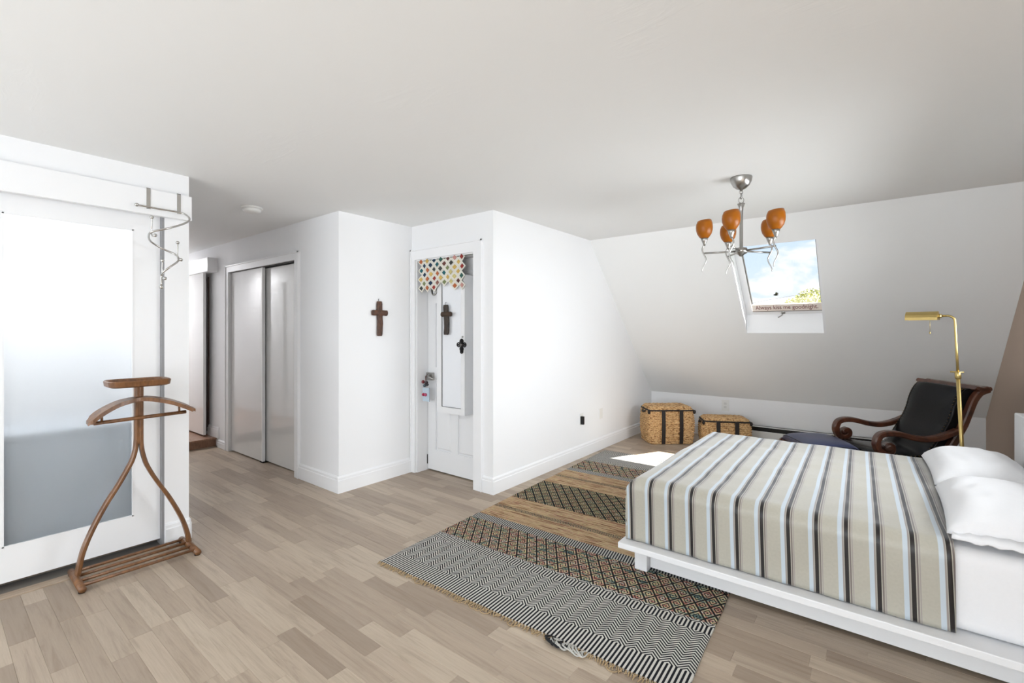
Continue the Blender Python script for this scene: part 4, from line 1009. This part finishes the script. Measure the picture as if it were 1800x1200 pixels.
# ------------------------------------------------------------------ wicker baskets
WICK, nt, p = new_mat('golden_seagrass')
tc = nt.nodes.new('ShaderNodeTexCoord'); n = tex_noise(nt, mapping(nt, tc.outputs['Object'], (26, 26, 75)), 1.2, 4, .75)
nt.links.new(ramp(nt, n.outputs[0], [(.36, srgb(84, 52, 26)), (.45, srgb(186, 138, 86)), (.54, srgb(232, 196, 144)), (.64, srgb(128, 84, 46))]), p.inputs['Base Color'])
p.inputs['Roughness'].default_value = .7; bump(nt, p, n.outputs[0], .4, .004)
STRAP = plain('black_brown_strap', (36, 26, 22), .6, nscale=50, var=.4)
def basket(label, loc, rot, W, D, Hh, lidh):
    b = thing('wicker_basket', label, 'basket', loc, rot, 'seagrass baskets by the knee wall')
    def peri(t, hx_, hy_):
        a = 2*math.pi*t; c, s = math.cos(a), math.sin(a); e = 2/9
        return hx_*math.copysign(abs(c)**e, c), hy_*math.copysign(abs(s)**e, s)
    NP = 168
    tt = []                                              # even spacing around the perimeter
    M_ = 2000; acc = [0]; pv = peri(0, 1, D/W)
    for k in range(1, M_+1):
        q = peri(k/M_, 1, D/W); acc.append(acc[-1]+math.hypot(q[0]-pv[0], q[1]-pv[1])); pv = q
    k = 0
    for i in range(NP):
        while acc[k] < acc[-1]*i/NP: k += 1
        tt.append(k/M_)
    def woven(name, z0, z1, rowh, ex, inset=0):
        rows = max(1, round((z1-z0)/rowh)); sub = 3; vs_, fs_ = [], []; nr = rows*sub
        for r in range(nr+1):
            z = z0+(z1-z0)*r/nr; row = r//sub; ph = (r % sub)/sub
            for i in range(NP):
                bulge = ex(z); x, y_ = peri(tt[i], W/2*bulge-inset, D/2*bulge-inset)
                d_ = .009*math.sin(math.pi*ph)+.008*math.cos(math.pi*i/2+math.pi*(row % 2))*math.sin(math.pi*ph)
                l = math.hypot(x, y_); x += x/l*d_; y_ += y_/l*d_
                vs_.append((x, y_, z+.0025*math.sin(i*1.1+row*2)))
        for r in range(nr):
            for i in range(NP): fs_.append((r*NP+i, r*NP+(i+1) % NP, (r+1)*NP+(i+1) % NP, (r+1)*NP+i))
        return vs_, fs_, nr
    ex = lambda z: 1+.06*math.sin(math.pi*min(1, max(0, z/Hh)))-.03*(1-z/Hh)
    v_, f_, nr = woven('body', .004, Hh, .027, ex); f_.append(tuple(range(NP)))
    mesh('woven_body', v_, f_, WICK, b)
    # lid: short rim and a slightly domed woven top that tapers
    v_, f_, nr = woven('lid', Hh+.004, Hh+lidh, .024, lambda z: 1.0-.13*(z-Hh)/lidh)
    base = nr*NP; prev = base
    for k in range(1, 9):
        s = 1-k/9; st = len(v_)
        for i in range(NP):
            x, y_ = peri(tt[i], W/2*.87*s, D/2*.87*s)
            v_.append((x, y_, Hh+lidh+.004*(k/9)+.003*math.sin(i*.8+k*2)*math.sin(k*1.57+.7)))
        for i in range(NP): f_.append((prev+i, prev+(i+1) % NP, st+(i+1) % NP, st+i))
        prev = st
    f_.append(tuple(prev+i for i in range(NP)))
    lid = mesh('woven_lid', v_, f_, WICK, b)
    rim = [(*peri(tt[i], W/2*1.015, D/2*1.015), Hh+.002) for i in range(0, NP, 2)]
    tube('rim_cord', rim, .0095, STRAP, lid, False, 6, True)
    for s in (-.2, .2):
        pts = [(-D/2*ex(z)-.016, z) for z in [Hh*.97*k/10+.01 for k in range(11)]]
        strip('strap', pts, .005, s*W-.022, s*W+.022, lambda q, c, z: (c, q, z), STRAP, b, False, .001)
    for s in (-1, 1):
        tube('handle', crom([(s*(W/2-.01), -D*.16, Hh+.01), (s*(W/2+.012), -D*.12, Hh-.02), (s*(W/2+.03), 0, Hh-.03), (s*(W/2+.012), D*.12, Hh-.02), (s*(W/2-.01), D*.16, Hh+.01)], 5), .011, STRAP, b, False, 8)
        lathe('knot', [(.0001, -.03), (.014, -.02), (.019, 0), (.012, .018), (.0001, .022)], STRAP, b, c=(s*(W/2+.006), -D/2+.01, Hh-.012), segs=10)
    return b
ang = math.radians(40); back_ = Vector((-math.sin(ang), math.cos(ang)))
fc = Vector((-1.955, 5.60))+back_*.18
basket('tall lidded seagrass basket with dark straps in the corner', (fc.x, fc.y, 0), ang, .54, .36, .405, .045)
ang = math.radians(27); back_ = Vector((-math.sin(ang), math.cos(ang)))
fc = Vector((-1.395, 5.86))+back_*.155
basket('low lidded seagrass basket half hidden behind the bed', (fc.x, fc.y, 0), ang, .51, .31, .295, .04)

# ------------------------------------------------------------------ outside the skylight
struct(box('ground', (-90, 90, 7.5, 160, -5.2, -5.0), plain('grass_ground', (96, 112, 70), .9, nscale=2, var=.3)), 'green ground outside')
tree = thing('tree', 'round yellow green tree crown seen through the skylight', 'tree', (-3.2, 33, -5))
LEAF, nt, p = new_mat('yellow_green_leaves')  # leaf tones mixed by noise and at random per leaf
g = nt.nodes.new('ShaderNodeNewGeometry'); n = tex_noise(nt, g.outputs['Position'], 1.4, 3)
rn = X(nt, g.outputs['Random Per Island'])
nt.links.new(mixc(nt, (X(nt, n.outputs[0])+rn*.5-.25), srgb(120, 140, 84), srgb(214, 206, 120)), p.inputs['Base Color']); p.inputs['Roughness'].default_value = .8
rl = random.Random(9); vs_, fs_ = [], []
blobs = [((-3.15, 33, 1.9), 1.7)]+[((-3.15+1.35*math.cos(k*1.05), 33+1.3*math.sin(k*1.05), 1.9+.45*math.sin(k*2.1)), 1.05) for k in range(6)]+[((-3.1, 33, 2.75), 1.15)]
for c0, rad in blobs:
    for k in range(1300):
        d_ = Vector((rl.gauss(0, 1), rl.gauss(0, 1), rl.gauss(0, 1))).normalized(); c_ = Vector(c0)+d_*rad*rl.uniform(.82, 1.03)
        s1 = Vector((rl.gauss(0, 1), rl.gauss(0, 1), rl.gauss(0, 1))).normalized()*.085; s2 = s1.cross(d_+Vector((.1, .2, .3))).normalized()*.05
        b_ = len(vs_); vs_ += [c_-s1, c_+s2, c_+s1, c_-s2]; fs_.append((b_, b_+1, b_+2, b_+3))
cr_ = mesh('foliage', vs_, fs_, LEAF, tree, True); cr_['kind'] = 'stuff'
tube('trunk', [(-3.15, 33, -5), (-3.1, 33, -2), (-3.15, 33, 1.2)], [.32, .24, .16], wood('grey_bark', (84, 72, 60), (120, 106, 92), (3, 3, 1)), tree, True, 12)
tag(tube('overhead_wire', [(-12, 30, 1.15+CAMH-1.36+.75), (-4.98, 29.2, 3.087), (-3.98, 29.95, 3.309), (2, 34, 4.6)], .007, BLACK, None, False, 6), 'thin overhead wire against the sky beside the tree', 'wire')
bd = thing('bird', 'small dark bird flying beyond the skylight', 'bird', (-3.81, 25, 3.09))
lathe('body', [(.0001, -.12), (.03, -.08), (.05, 0), (.03, .07), (.012, .1), (.0001, .13)], BLACK, bd, True, c=(-3.81, 25, 3.09), segs=10, axis='X')
for s in (-1, 1):
    mesh('wing', [(-3.86, 25, 3.10), (-3.76, 25, 3.10), (-3.72, 25+s*.14, 3.18), (-3.78, 25+s*.26, 3.20), (-3.86, 25, 3.085), (-3.76, 25, 3.085), (-3.72, 25+s*.14, 3.165), (-3.78, 25+s*.26, 3.19)],
         [(0, 1, 2, 3), (7, 6, 5, 4), (0, 1, 5, 4), (1, 2, 6, 5), (2, 3, 7, 6), (3, 0, 4, 7)], BLACK, bd, True)
